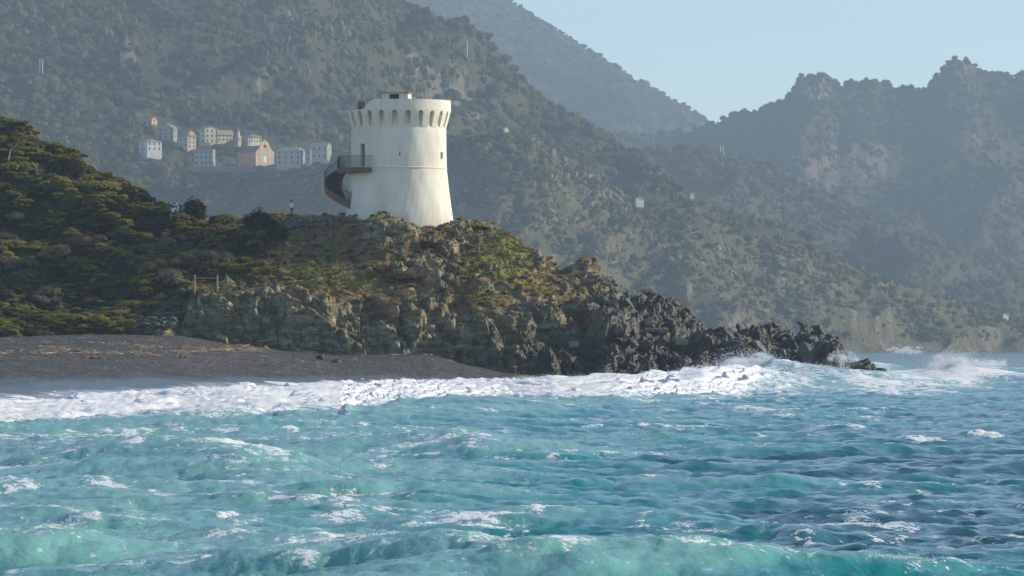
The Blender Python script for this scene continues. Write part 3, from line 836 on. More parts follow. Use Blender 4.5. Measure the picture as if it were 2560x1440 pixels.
# bare crags breaking through the scrub of the far slopes
def crag_mat():
    t = NT("crag_rock"); n = t.noise(t.scale(t.coord(), (1.6,1.6,0.6)), 1.8, 6, 0.7)
    c = t.ramp(n, [(0.3, (0.10,0.085,0.06)), (0.55, (0.25,0.205,0.14)), (0.75, (0.40,0.34,0.24))])
    return t.done(t.bsdf(c, 0.95, 0.05, t.bump(n, 0.9, 0.3)))
M['crag'] = crag_mat()
cme = []
for i in range(5):
    me = bmeshes[i].copy(); me.materials.clear(); me.materials.append(M['crag']); cme.append(src("s", me))
def outcrops(name, label, mt, blobs, seed):
    g = np.random.default_rng(seed); sf_ = Surf(MT[mt][0], MT[mt][1]); P_, S_, R_ = [], [], []
    for (px, py, rx, ry, n, smin, smax) in blobs:
        for _ in range(n):
            p, nn = sf_.pick(px+g.normal()*rx, py+g.normal()*ry, 6)
            k = smin+(smax-smin)*g.random()**2
            P_.append(tuple(p)); S_.append((k*g.uniform(.6,1.1), k*g.uniform(.6,1.0), k*g.uniform(1.0,2.0))); R_.append((g.normal()*.3, g.normal()*.35+.3, g.uniform(-.8,.8)))
    return scatter(name, np.array(P_), np.array(S_), np.array(R_), cme, label, "crags")
outcrops("crags", "pale rocky outcrops on the steep slope right of the tower", 'front', [(1330,345,26,10,14,1.2,3.2),(1400,420,22,24,26,1.2,4.2),(1480,470,24,24,34,1.2,4.6),(1550,505,14,18,18,1.2,3.6),(1420,560,24,24,16,1,3),(1700,630,40,25,22,1,2.8),(1820,660,36,24,30,1,3.2),(1860,720,40,26,22,1,2.6),(1640,600,30,22,14,1,2.6),(2050,640,16,8,6,1,2.2),(1960,800,40,22,14,1,2.4)], 5)
outcrops("crags", "rocky outcrops high on the big wooded mountain", 'main', [(720,90,30,16,16,1.5,4.5),(745,165,16,14,10,1.5,4),(860,60,26,20,14,1.5,4),(980,190,26,20,14,1.5,4),(1300,212,14,6,9,1.5,4.5),(1640,420,16,22,14,1.5,3.6),(1690,465,14,12,9,1.5,3.4)], 6)
outcrops("crags", "sunlit rock faces under the knobs of the skyline mountain", 'crag', [(2062,225,10,18,20,3,8),(2080,330,8,24,16,2.5,6),(2090,395,8,14,10,2.5,6),(2030,230,22,18,16,3,7),(2400,175,24,10,14,3,7),(1905,290,20,12,9,2.5,5)], 7)

# ------------------------------------------------------------------ beach (structure)
BU = [-450, 0, 200, 330, 450, 580, 700, 850, 1000, 1080, 1150, 1250, 1400, 1500, 1600]
BB = [850, 842, 837, 833, 839, 858, 873, 884, 884, 882, 902, 926, 944, 956, 965]      # row where the beach meets hill or rock
BW = [1030, 1006, 992, 984, 978, 972, 967, 961, 957, 955.5, 954.5, 953.5, 955, 960, 966]    # water's edge
ub = np.linspace(-450, 1600, 520); nb = 220
yb = np.full_like(ub, 603.0); zb = CZ+(HZ-np.interp(ub, BU, BB))/F*602
yw = (CZ-0.15)*F/(np.interp(ub, BU, BW)-HZ); yw = np.minimum(yw, 588)
tt = np.linspace(-0.28, 1.06, nb)[:,None]
Yb = yw[None]+(yb-yw)[None]*tt
prof = np.where(tt < 0, 0.15+tt*3.2, 0.15+(zb[None]-0.15)*(np.clip(tt,0,1)**1.05))
prof = np.where(tt > 1, zb[None]-(tt-1)*6, prof)
Xb = (ub[None]-1280)/F*Yb
prof = prof+0.10*fbm2(Xb/7, Yb/22, 4, 3)*smooth01(0.0,0.3,tt)+0.05*noise2(Xb/1.2, Yb/3.0, 8)*smooth01(0.1,0.3,tt)
BP = np.stack([Xb, Yb, prof], -1)
bw_wet = np.clip(smooth01(0.36, 0.12, tt+0.08*fbm2(Xb/9, Yb/40, 3, 6)), 0, 1)
bfoam = np.clip(smooth01(0.17, 0.03, tt+0.06*fbm2(Xb/10, Yb/24, 3, 16))*0.72, 0, 1)
beach = obj("beach", grid_mesh("beach", BP, M['beach'], {"wet": bw_wet, "foam": bfoam}))
tag(beach, "dark grey shingle beach below the maquis slope", kind="structure")
BS = Surf(BP, normals_of(BP))

# ------------------------------------------------------------------ sea
def ocean(Lt, n, peak, hs, wdir, spread, lmin, seed, chop, fall=3.6):
    g = np.random.default_rng(seed)
    k1 = np.fft.fftfreq(n, 1/n)*2*np.pi/Lt
    kx, ky = np.meshgrid(k1, k1, indexing='ij'); k = np.hypot(kx, ky); k[0,0] = 1e-6
    kp = 2*np.pi/peak
    Sp = np.exp(-1.25*(kp/k)**2)/k**fall*(0.05+np.maximum(0, (kx*wdir[0]+ky*wdir[1])/k)**spread)*np.exp(-(k*lmin/(2*np.pi))**2)
    Sp[0,0] = 0
    H = np.sqrt(Sp)*(g.normal(size=(n,n))+1j*g.normal(size=(n,n)))
    h = np.fft.ifft2(H).real
    sc = hs/4/h.std(); H *= sc
    f = lambda A: np.fft.ifft2(A).real
    h = f(H); dx = f(-1j*kx/k*H)*chop; dy = f(-1j*ky/k*H)*chop
    jxx = 1+f(kx*kx/k*H)*chop; jyy = 1+f(ky*ky/k*H)*chop; jxy = f(kx*ky/k*H)*chop
    return h, dx, dy, jxx*jyy-jxy**2

def samp(Fd, Lt, x, y):
    n = Fd.shape[0]
    u = (x/Lt % 1)*n; v = (y/Lt % 1)*n
    i = np.floor(u).astype(int); j = np.floor(v).astype(int); a = u-i; b = v-j
    i %= n; j %= n; i1 = (i+1)%n; j1 = (j+1)%n
    return (Fd[i,j]*(1-a)+Fd[i1,j]*a)*(1-b)+(Fd[i,j1]*(1-a)+Fd[i1,j1]*a)*b

O1 = ocean(190.0, 1024, 15.0, 0.46, (-0.42, 0.91), 3.0, 0.5, 4, 1.25, 4.1)
O2 = ocean(37.0, 512, 2.6, 0.17, (-0.35, 0.94), 2.0, 0.12, 9, 1.1, 3.4)

# the white surf belt, in photo columns: seaward and landward rows of the foam at water level
SU = [-400, 0, 200, 450, 640, 850, 1000, 1120, 1250, 1380, 1550, 1700, 1760, 1820, 1900, 2000, 2120, 2250, 2400, 2560, 2900]
SF = [1085,1066,1056,1050,1056,1052,1026,1012,1004,1012,1006,992,990,985,978,972,970,968,962,955,945]
def rowY(py, z=0.25): return (CZ-z)*F/np.maximum(py-HZ, 4)

def sea_block(Yr, nc, fine):
    hwid = 0.0877*1.2*Yr+6
    k = np.linspace(-1, 1, nc)
    Xs = k[None]*hwid[:,None]; Ys = Yr[:,None]*np.ones_like(Xs)
    u = 1280+Xs/Ys*F
    h, dx, dy, J = [samp(a, 190.0, Xs, Ys) for a in O1]
    J = J.copy()
    yf = rowY(np.interp(u, SU, SF))
    # how far inside the surf belt (>0 landward)
    ins = Ys-yf+14*fbm2(Xs/11, Ys/34, 3, 40)
    surf = smooth01(-18, 30, ins)*smooth01(2050, 1780, u)
    far = smooth01(700, 1200, Ys)
    lf = fbm2(Xs/22, Ys/34, 3, 70)
    milk_glow = np.clip(0.26+0.46*smooth01(1700, 300, u)-0.10*smooth01(1500,2100,u)+0.25*lf+0.42*h/0.26-0.22*smooth01(1500,2300,u)*smooth01(330,200,Ys)+0.30*smooth01(-70,10,ins)*smooth01(2600,1500,u)+0.12*smooth01(130,85,Ys), 0, 1)  # milky water, with the crests' glow painted in by wave height
    milk_glow = milk_glow*(1-0.45*far)
    Zs = h*(1-0.45*surf)*(1-0.3*far); foam = np.zeros_like(Zs)
    if fine:
        h2, dx2, dy2, J2 = [samp(a, 37.0, Xs, Ys) for a in O2]
        fade2 = smooth01(620, 350, Ys)
        Zs += h2*fade2; dx = dx+dx2*fade2; dy = dy+dy2*fade2
    cap = smooth01(0.50, 0.12, J)
    dens = 0.30+0.75*smooth01(1700, 300, u)+0.3*smooth01(120,85,Ys)
    foam = cap*np.clip(dens*0.7,0,0.7)
    lace = smooth01(0.53, 0.74, ridged2(Xs/3.2+0.6*lf, Ys/4.5, 4, 51))*smooth01(-0.1, 0.5, fbm2(Xs/12, Ys/17, 3, 57)+0.55*smooth01(1900,600,u)-0.16)
    foam = np.maximum(foam, lace*0.66*(0.4+0.6*smooth01(-0.25,0.25,h)))
    # individual larger waves
    def wave(u0, p0, u1, p1, amp, wy, wu_soft, mk, fm, z=0.35, back=1.0, fr=1.0, Y0=None, Y1=None, amp1=None):
        Y0 = rowY(p0, z) if Y0 is None else Y0; Y1 = rowY(p1, z) if Y1 is None else Y1
        amp1 = amp if amp1 is None else amp1
        x0, x1 = (u0-1280)/F*Y0, (u1-1280)/F*Y1
        ex, ey = x1-x0, Y1-Y0; L = math.hypot(ex, ey); ex /= L; ey /= L
        soft = wu_soft*L; mg = 3.2*wy*max(back, fr)+soft
        r0, r1 = np.searchsorted(Yr, min(Y0,Y1)-mg), np.searchsorted(Yr, max(Y0,Y1)+mg)
        full = np.zeros_like(Zs)
        if r1 <= r0: return full
        xs, ys = Xs[r0:r1], Ys[r0:r1]
        s = (xs-x0)*ex+(ys-Y0)*ey
        wig = 0.30*wy*noise2(s/(wy*2.2), s*0+p0, int(p0))
        d = (xs-x0)*(-ey)+(ys-Y0)*ex
        if ex < 0: d = -d
        d = d+wig
        al = smooth01(-soft, soft, s)*smooth01(L+soft, L-soft, s)
        pr = np.exp(-(np.abs(d)/np.where(d < 0, wy*fr, wy*back))**1.35)*al
        Zs[r0:r1] += (amp+(amp1-amp)*np.clip(s/L,0,1))*pr*(1+0.3*noise2(s/(wy*1.6), s*0+u0, 5))
        milk_glow[r0:r1] = np.clip(milk_glow[r0:r1]+mk*pr, 0, 1)  # lighter crest colour, glow painted along the wave
        if fm: foam[r0:r1] = np.maximum(foam[r0:r1], fm*smooth01(0.55, 0.98, pr)*(0.65+0.5*noise2(s/(wy*0.8), d/(wy*0.5), 6)))
        full[r0:r1] = pr
        return full
    wave(800,1352,1480,1425,0.50,2.3,0.2,0.55,0.62,0.4)
    wave(1480,1425,2650,1402,0.42,1.8,0.2,0.6,0.62,0.3)
    wave(-200,1330,260,1345,0.5,2.6,0.2,0.6,0.55,0.4)
    wave(-150,1075,900,1215,0.55,4.6,0.15,0.55,0.50,0.5)
    wave(1090,1098,1220,1135,0.35,2.0,0.3,0.35,0.72,0.3)
    wave(1800,1022,1990,1040,0.42,2.6,0.2,0.35,0.8,0.4)
    wave(2060,1060,2160,1070,0.32,2.0,0.2,0.3,0.95,0.3)
    wave(2250,1096,2390,1106,0.34,2.0,0.2,0.25,1.0,0.3)
    wave(2390,1090,2510,1097,0.32,2.0,0.2,0.25,1.0,0.3)
    wave(1940,1300,2060,1325,0.13,0.6,0.3,0.15,0.75,0.3)
    wave(2060,1325,2330,1342,0.11,0.5,0.3,0.1,0.7,0.3)
    wave(1620,1128,1700,1132,0.2,0.9,0.3,0.1,0.7,0.3)
    wave(540,1318,640,1325,0.15,0.6,0.3,0.3,0.75,0.3)
    wave(1480,1352,1590,1372,0.13,0.5,0.3,0.2,0.7,0.3)
    wave(60,1138,720,1196,0.40,3.6,0.2,0.4,0.6,0.4)
    wave(640,1078,1260,1118,0.36,3.6,0.2,0.35,0.5,0.4)
    wave(280,1226,960,1262,0.34,2.6,0.2,0.4,0.62,0.4)
    wave(1000,1176,1520,1200,0.28,2.6,0.25,0.3,0.5,0.3)
    wave(-150,1246,420,1286,0.36,2.6,0.2,0.4,0.6,0.4)
    wave(420,1386,860,1412,0.28,1.6,0.25,0.4,0.6,0.3)
    wave(1500,1086,2050,1118,0.26,2.8,0.25,0.3,0.3,0.3)
    wave(1240,1262,1760,1290,0.22,1.8,0.25,0.25,0.4,0.3)
    wave(350,1046,760,1062,0.55,7.0,0.25,0.30,0.0,0.5)
    wave(850,1046,1260,1000,0.65,9.0,0.25,0.25,0.25,0.5)
    wave(1250,1005,1760,985,0.35,8.0,0.3,0.3,0.0,0.4)
    # the breaker running in past the point, and the swells behind it
    b1 = wave(1690,985,1885,905,0.15,8.0,0.12,0.45,0.0,0,1.5,0.9,430,552,1.75)
    b2 = wave(1880,905,2320,945,1.75,12.0,0.12,0.55,0.0,0,1.3,1.8,552,556,0.45)
    b3 = wave(2310,930,2470,905,1.1,9.0,0.2,0.5,0.0,0,1.2,1.3,585,600,1.5)
    b4 = wave(2470,905,2950,935,1.5,10.0,0.1,0.6,0.35,0,1.2,1.5,605,620,0.7)
    b5 = wave(2130,888,2270,903,1.3,9.0,0.3,0.4,1.0,0,1,1,820,800,0.8)
    streak = ridged2(Xs/3.2+Ys*0.02, Ys/42, 4, 81)
    foam = np.maximum(foam, b1*1.15*np.where(u < 1900, 1, .8))
    foam = np.maximum(foam, np.clip(b2*1.1,0,1)*(0.28+0.75*smooth01(0.5,0.8,streak)))
    foam = np.maximum(foam, b3*1.2)
    foam = np.maximum(foam, 0.6*smooth01(1850,2000,u)*smooth01(rowY(985),rowY(950),Ys)*smooth01(640,560,Ys)*smooth01(0.48,0.75,streak)*smooth01(2560,2350,u))
    row = HZ+(CZ-0.5)*F/Ys
    zone_f = 0
    for (cu, cr, wu_, wr, a_) in ((1960,958,190,30,.62),(2270,952,200,24,1.0),(2400,938,100,28,1.15),(1800,965,120,32,.9),(2130,925,120,16,.7),(2520,935,120,20,.45)):
        zone_f = np.maximum(zone_f, a_*np.exp(-((u-cu)/wu_)**2-((row-cr)/wr)**2))
    foam = np.maximum(foam, zone_f*(0.55+0.75*smooth01(0.42,0.78,streak)))
    milk_glow = np.clip(np.maximum(milk_glow, zone_f*0.8), 0, 1)
    # surf belt: lumpy, thick foam
    bore = (ins/17+0.6*fbm2(Xs/16, Ys/26, 3, 99)) % 1.0
    lump = 0.3*ridged2(Xs/1.2, Ys/2.6, 3, 90)-0.15+0.5*fbm2(Xs/6, Ys/10, 3, 93)+0.9*(bore**2-0.33)
    hole = smooth01(0.05, 0.5, fbm2(Xs/6, Ys/9, 4, 95))*smooth01(0.75,0.35,bore)
    Zs = Zs+surf*(0.10+0.26*lump+0.30*(smooth01(0.35,0.95,bore)-0.4)*(1-smooth01(0.95,1.0,bore)))
    surf_pts = (surf > 0.6)&(bore > 0.80)&(bore < 0.97)&(u > -100)&(u < 1900)
    foam = np.maximum(foam, surf*(0.74+0.31*smooth01(8,70,ins)-0.55*hole))
    milk_glow = np.clip(np.maximum(milk_glow, 0.8*surf), 0, 1)
    # far whitecaps under the cliff
    if not fine:
        foam = np.maximum(foam, 0.9*smooth01(0.72,0.9,ridged2(Xs/60, Ys/700, 3, 33))*smooth01(900,2000,Ys))
        Zs = Zs+0.5*far*fbm2(Xs/30, Ys/120, 3, 35)
    if fine:
        fz = smooth01(0.35, 0.9, foam)*smooth01(420, 200, Ys)*(1-0.6*surf)
        Zs = Zs+fz*0.11*(ridged2(Xs/0.45, Ys/0.8, 3, 97)-0.35)
    shore = 1-0.0*surf
    P = np.stack([Xs+dx*shore, Ys+dy*shore, Zs], -1)
    return P, foam, milk_glow, surf_pts

yr = [70.0]
while yr[-1] < 760: yr.append(yr[-1]+max(0.10, 0.0026*yr[-1]))
P1, f1, m1, spt = sea_block(np.array(yr), 640, True)
y2 = np.geomspace(yr[-1], 9000, 150)
P2, f2, m2, _ = sea_block(y2, 640, False)
P2[0] = P1[-1]; f2[0] = f1[-1]; m2[0] = m1[-1]
SP = np.concatenate([P1, P2[1:]]); sf = np.concatenate([f1, f2[1:]]); sm_ = np.concatenate([m1, m2[1:]])
sea = obj("sea", grid_mesh("sea", SP, M['sea'], {"foam": sf, "milk_glow": sm_}))
tag(sea, "choppy turquoise sea with white surf and breaking waves", kind="structure")

# spray thrown up by the breakers
def spray(name, label, blobs, seed):
    g = np.random.default_rng(seed); pts, rr = [], []
    for (px, py, Yd, n, rx, ry, rz, size) in blobs:
        c = np.array(at(px, py, Yd))
        q = g.normal(size=(n,3))*np.array([rx,ry,rz]); q[:,2] = np.abs(q[:,2])*np.where(g.random(n)<.8,1,-.6)
        cl_ = g.normal(size=(24,3))*np.array([rx,ry,rz*0.8]); cl_[:,2] = np.abs(cl_[:,2])
        k = g.integers(0,24,n); mixw = g.random(n)[:,None]
        q = np.where(mixw < 0.6, cl_[k]+q*0.22, q)
        pts.append(c+q); rr.append(size*g.uniform(.4,1.5,n))
    pts = np.concatenate(pts); rr = np.concatenate(rr)
    v, f = ico(1)
    return scatter(name, pts, np.stack([rr]*3,-1), np.zeros((len(pts),3)), [src("s", mesh_from("droplet", v, f, M['spray'], True))], label, "spray")
spray("spray", "white spray thrown up where the breaker meets the point", [(1872,920,552,16000,1.5,3,0.7,0.026),(1810,940,520,6000,1.8,3,0.5,0.022),(1745,966,480,3500,1.5,3,0.35,0.02),(1960,922,556,3500,2.2,3,0.35,0.022),(2110,905,590,2600,0.7,2,0.6,0.022)], 1)
spray("spray", "big white burst of spray on the breaker out at sea", [(2385,942,590,34000,1.25,2.5,1.05,0.03),(2340,950,580,14000,2.2,3,0.4,0.024),(2475,915,604,3500,0.8,2,0.4,0.022),(2265,883,2400,1500,3,8,1.3,0.16)], 2)
spray("spray", "low spray along the surf under the rocks", [(1480,952,560,3500,2.0,3,0.3,0.018),(1330,948,560,1500,1.5,3,0.22,0.016),(1560,955,560,1500,2.5,3,0.22,0.016),(460,1012,330,1500,2.5,4,0.16,0.012),(620,988,400,1500,2.5,4,0.2,0.014),(700,985,410,1500,2.5,4,0.2,0.014)], 3)
g = np.random.default_rng(77)
q = P1[spt]; q = q[g.integers(0, len(q), 16000)].copy()
clump = smooth01(0.0, 0.5, noise2(q[:,0]/2.5, q[:,1]/5.0, 61)); kp = g.random(len(q)) < 0.15+0.85*clump; q = q[kp]
q[:,2] += g.exponential(0.13, len(q))*(0.4+1.4*clump[kp]); q[:,:2] += g.normal(size=(len(q),2))*0.25
rr = g.uniform(.010,.030,len(q)); v_, f_ = ico(1)
scatter("spray", q, np.stack([rr]*3,-1), np.zeros((len(q),3)), [src("s", mesh_from("droplet", v_, f_, M['spray'], True))], "fine spray thrown up along the surf of the beach", "spray")
spray("spray", "drops flying off the nearest wave crests", [(960,1345,90,900,0.22,0.4,0.06,0.005),(812,1356,90,500,0.08,0.3,0.05,0.005),(1700,1312,108,260,0.10,0.3,0.04,0.005),(1590,1362,96,400,0.2,0.3,0.03,0.005),(2250,1395,84,600,0.3,0.3,0.03,0.005),(1905,1330,102,120,0.04,0.1,0.07,0.004)], 4)

# ------------------------------------------------------------------ the tower
TX, TY = (997-1280)/F*640, 640.0
tower = empty("watchtower", (TX, TY, 0))
tag(tower, "round white coastal watchtower with corbelled parapet on the rocky headland", "tower")
def cyl(th, r, z): return (r*math.sin(th), -r*math.cos(th), z)
zprof = [(12.5,6.45),(16.0,6.10),(18.1,5.84),(20.0,5.60),(21.6,5.40),(22.9,5.24),(25.0,5.21),(27.45,5.20),(27.6,5.12),(29.3,5.02)]
rad = lambda z: float(np.interp(z, [a for a,_ in zprof], [b for _,b in zprof]))
openings = [(-52.0,-44.2,23.12,25.6,0.45),(1.6,2.9,24.25,24.6,0.4),(62.2,68.0,24.0,24.72,0.35)]
ths = set(np.round(np.linspace(-180,180,145),4)); zs = set(np.round(np.linspace(12.5,29.3,50),4))
for a,b,c,d,_ in openings: ths |= {a,b}; zs |= {c,d}
ths, zs = sorted(ths), sorted(zs)
def near_dup(l, keepers):
    out = []
    for v in l:
        if out and v-out[-1] < 0.05 and v not in keepers: continue
        out.append(v)
    return out
mb = MB(); nz, nth = len(zs), len(ths)
mb.v = [cyl(R(t), rad(z)+0.012*math.sin(t*0.31+z)+0.01*math.sin(t*.9-z*2), z) for z in zs for t in ths]
for i in range(nz-1):
    for j in range(nth-1):
        tm, zm = (ths[j]+ths[j+1])/2, (zs[i]+zs[i+1])/2
        if any(a<tm<b and c<zm<d for a,b,c,d,_ in openings): continue
        mb.f.append((i*nth+j, i*nth+j+1, (i+1)*nth+j+1, (i+1)*nth+j))
for a,b,c,d,dep in openings:
    ro, ri = rad((c+d)/2)+0.01, rad((c+d)/2)-dep
    A,B,C,D = [cyl(R(t),ro,z) for t,z in ((a,c),(b,c),(b,d),(a,d))]
    E,G,H_,I = [cyl(R(t),ri,z) for t,z in ((a,c),(b,c),(b,d),(a,d))]
    mb.poly([A,B,C,D,E,G,H_,I], [(0,1,5,4),(1,2,6,5),(2,3,7,6),(3,0,4,7)])
mb.build("wall", M['plaster'], tower, smooth=True)
def panel(name, mat, a, b, c, d, r, th_=0.05):
    m = MB(); n = 4; pts = []
    for rr_ in (r, r-th_):
        for z in (c, d):
            pts += [cyl(R(a+(b-a)*i/n), rr_, z) for i in range(n+1)]
    k = n+1; fs = []
    for i in range(n):
        fs += [(i,i+1,k+i+1,k+i),(2*k+i,3*k+i,3*k+i+1,2*k+i+1),(k+i,k+i+1,3*k+i+1,3*k+i),(i,2*k+i,2*k+i+1,i+1)]
    m.poly(pts, fs); return m.build(name, mat, tower)
dr = panel("door", M['door'], -51.8,-44.4,23.14,25.58,5.21-0.30)
dr["label"] = "tall narrow grey door above the stair landing"
panel("loophole", M['dark'], 1.6,2.9,24.25,24.6,5.21-0.3)
panel("window", M['log'], 62.2,68.0,24.0,24.72,5.21-0.2)
# string course
m = MB(); n = 144; k = 6
for j in range(n):
    for i in range(k):
        a = 2*math.pi*i/k
        m.v.append(cyl(2*math.pi*j/n, 5.235+0.085*math.cos(a), 22.98+0.075*math.sin(a)))
for j in range(n):
    for i in range(k): m.f.append((j*k+i, ((j+1)%n)*k+i, ((j+1)%n)*k+(i+1)%k, j*k+(i+1)%k))
m.build("string_course", M['plaster'], tower, smooth=True)
# corbels: between 24 arched slots
SL, HS_, ZB, ZT = 3.05, 7.5, 27.42, 29.24
def corbel_mesh():
    m = MB(); nzc, nc = 22, 8
    zl = [ZB+(ZT-ZB)*i/(nzc-1) for i in range(nzc)]
    def half(z):
        z0 = 28.88
        if z <= z0: return HS_-SL
        q = min(1, (z-z0)/(29.18-z0)); return HS_-SL*math.sqrt(max(0,1-q*q))-0.02
    for layer in (0, 1):
        for z in zl:
            t = (z-ZB)/(ZT-ZB); hw = half(z)
            r = 5.16 if layer else 5.22+0.49*(0.75*t+0.25*math.sin(t*math.pi/2))
            for j in range(nc+1): m.v.append(cyl(R(-hw+2*hw*j/nc), r, z))
    k = nc+1; B = nzc*k
    for i in range(nzc-1):
        for j in range(nc):
            m.f.append((i*k+j, i*k+j+1, (i+1)*k+j+1, (i+1)*k+j))
        m.f.append((i*k, (i+1)*k, B+(i+1)*k, B+i*k)); m.f.append((i*k+nc, B+i*k+nc, B+(i+1)*k+nc, (i+1)*k+nc))
    for j in range(nc):
        m.f.append((j, B+j, B+j+1, j+1)); a = (nzc-1)*k+j; m.f.append((a, a+1, B+a+1, B+a))
    return m.mesh("corbel", M['plaster'])
cm_ = corbel_mesh()
for i in range(24):
    obj("corbel", cm_, tower, rot=(0,0,R(-3.6+7.5+15*i)))
# parapet ring with the low part on the stair side
def ptop(t):
    t = (t+180) % 360-180
    return 29.30+1.10*float(smooth01(-46, -26, t)) if t > -100 else 29.30+1.10*float(smooth01(-140,-160,t))
m = MB(); n = 180; k = 4
for j in range(n):
    t = -180+360*j/n; top = ptop(t)+0.015*math.sin(t*.7); th = R(t)
    m.v += [cyl(th,5.71,ZT-0.02), cyl(th,5.68,top), cyl(th,5.15,top), cyl(th,5.10,ZT-0.02)]
for j in range(n):
    a, b = j*4, ((j+1)%n)*4
    m.f += [(a,b,b+1,a+1),(a+1,b+1,b+2,a+2),(a+2,b+2,b+3,a+3),(a+3,b+3,b,a)]
m.build("parapet", M['plaster'], tower)
m = MB(); m.poly([cyl(2*math.pi*i/48, 5.12, 29.27) for i in range(48)], [tuple(range(48))]); m.build("terrace", M['concrete'], tower)
# roof hut
hut = empty("roof_hut", (-0.28, 0.6, 29.28), R(-12), tower)
m = MB(); m.box(-1.5,1.5,-0.9,1.0,0,1.95); m.build("wall", M['plaster'], hut)
m = MB(); m.box(-1.64,1.64,-1.04,1.14,1.953,2.06); m.build("roof", M['concrete'], hut)
m = MB(); m.box(-0.55,0.5,-0.93,-0.885,1.35,1.86); m.build("window", M['dark'], hut)
m = MB().box(-0.06,0.06,-0.06,0.06,0,0.5); m.box(-0.16,0.16,-0.12,0.12,0.5,0.6); m.build("vent_pipe", M['white'], tower, (1.75,-4.2,30.05))
m = MB()
for a, b in (((-4.4,-2.9),(-3.6,-3.9)),):
    m.box(a[0]-0.05, a[0]+0.75, a[1]-0.03, a[1]+0.03, 29.3, 30.2)
m.build("hatch_panel", M['corten'], tower)
m = MB()
pts = [cyl(R(t), 5.0, 30.35) for t in range(-60,-24,6)]
m.tube(pts, [0.025]*len(pts), 5)
for p in pts: m.bar((p[0],p[1],29.3), p, 0.018, 5)
m.build("roof_railing", M['steel'], tower)
MB().bar((2.4,-1.0,29.3),(2.4,-1.0,31.3),0.02,5).build("mast", M['steel'], tower)
MB().bar((-2.0,0.2,29.3),(-2.0,0.2,31.3),0.02,5).build("mast", M['steel'], tower)

# outside stair: a thing of its own
stair = empty("spiral_staircase", (TX, TY, 0))
tag(stair, "dark rusted steel spiral staircase with railed landing on the tower's side", "staircase")
ZL = 22.98                                                     # landing height
# landing hugging the wall from -33 to -92 degrees
m = MB(); n = 16; inn, outr = 5.30, 6.75
for layer, z in ((0,ZL),(1,ZL-0.55)):
    for rr_ in (inn, outr):
        m.v += [cyl(R(-33-59*i/n), rr_, z) for i in range(n+1)]
k = n+1
for i in range(n):
    m.f += [(i,i+1,k+i+1,k+i),(2*k+i,3*k+i,3*k+i+1,2*k+i+1),(k+i,k+i+1,3*k+i+1,3*k+i),(i,2*k+i,2*k+i+1,i+1)]
m.f += [(0,k,3*k,2*k),(n,2*k+n,3*k+n,k+n)]
m.build("landing", M['corten'], stair)
HCx, HCy, Ri, Ro = -5.62, 0.15, 0.75, 2.5
def hel(phi, r, z): return (HCx+r*math.cos(R(phi)), HCy+r*math.sin(R(phi)), z)
N_ST, P0, P1_ = 20, 112.0, 292.0
step_m = None
for i in range(N_ST):
    ph0 = P0+(P1_-P0)*i/N_ST; ph1 = P0+(P1_-P0)*(i+1)/N_ST+2
    z = ZL-0.19-0.205*i
    m = MB(); pts = []
    for zz in (z, z-0.05):
        pts += [hel(ph0,Ri,zz),hel(ph0,Ro,zz),hel(ph1,Ro,zz),hel(ph1,Ri,zz)]
    m.poly(pts, [(0,1,2,3),(7,6,5,4),(0,4,5,1),(1,5,6,2),(2,6,7,3),(3,7,4,0)])
    pr_ = [hel(ph0,Ri,z-0.05),hel(ph0,Ro,z-0.05),hel(ph0+0.8,Ro,z-0.05),hel(ph0+0.8,Ri,z-0.05)]
    m.poly(pr_+[(p[0],p[1],p[2]-0.155) for p in pr_], [(0,1,2,3),(7,6,5,4),(0,4,5,1),(1,5,6,2),(2,6,7,3),(3,7,4,0)])
    m.build("step", M['steel'], stair)
def ribbon(name, r, lo, hi, mat):
    m = MB(); n = 40
    for i in range(n+1):
        ph = P0+(P1_-P0)*i/n; z = ZL-0.205*N_ST*i/n
        for rr_ in (r-0.02, r+0.02):
            m.v += [hel(ph,rr_,z+lo), hel(ph,rr_,z+hi)]
    for i in range(n):
        a, b = i*4, i*4+4
        m.f += [(a,b,b+1,a+1),(a+2,a+3,b+3,b+2),(a+1,b+1,b+3,a+3),(a,a+2,b+2,b)]
    m.f += [(0,1,3,2),(4*n,4*n+2,4*n+3,4*n+1)]
    return m.build(name, mat, stair)
m = MB(); n = 40
for i in range(n+1):
    ph = P0+(P1_-P0)*i/n; z = ZL-0.205*N_ST*i/n-0.42
    for zz in (z, z-0.05): m.v += [hel(ph,Ri,zz), hel(ph,Ro,zz)]
for i in range(n):
    a, b = i*4, i*4+4
    m.f += [(a,a+1,b+1,b),(a+2,b+2,b+3,a+3),(a,b,b+2,a+2),(a+1,a+3,b+3,b+1)]
m.build("soffit", M['steel'], stair)
ribbon("outer_stringer", Ro+0.03, -0.72, 0.12, M['corten'])
ribbon("inner_stringer", Ri-0.03, -0.55, 0.05, M['corten'])
for r in (Ro+0.03, Ri-0.03):
    m = MB(); pts = [hel(P0+(P1_-P0)*i/30, r, ZL-0.205*N_ST*i/30+1.05) for i in range(31)]
    m.tube(pts, [0.03]*31, 5); m.build("handrail", M['steel'], stair)
bal = MB().bar((0,0,-0.05),(0,0,1.05),0.022,4).mesh("baluster", M['steel'])
for i in range(54):
    f = i/53; obj("baluster", bal, stair, hel(P0+(P1_-P0)*f, Ro+0.03, ZL-0.205*N_ST*f))
for i in range(14):
    f = i/13; obj("baluster", bal, stair, hel(P0+(P1_-P0)*f, Ri-0.03, ZL-0.205*N_ST*f))
rail = [cyl(R(-33-0*i), 5.3+1.42*i/5, ZL+1.25) for i in range(6)]+[cyl(R(-33-59*i/20), 6.72, ZL+1.25) for i in range(21)]
m = MB(); m.tube(rail, [0.032]*len(rail), 5); m.build("handrail", M['steel'], stair)
bal2 = MB().bar((0,0,-0.1),(0,0,1.25),0.022,4).mesh("baluster", M['steel'])
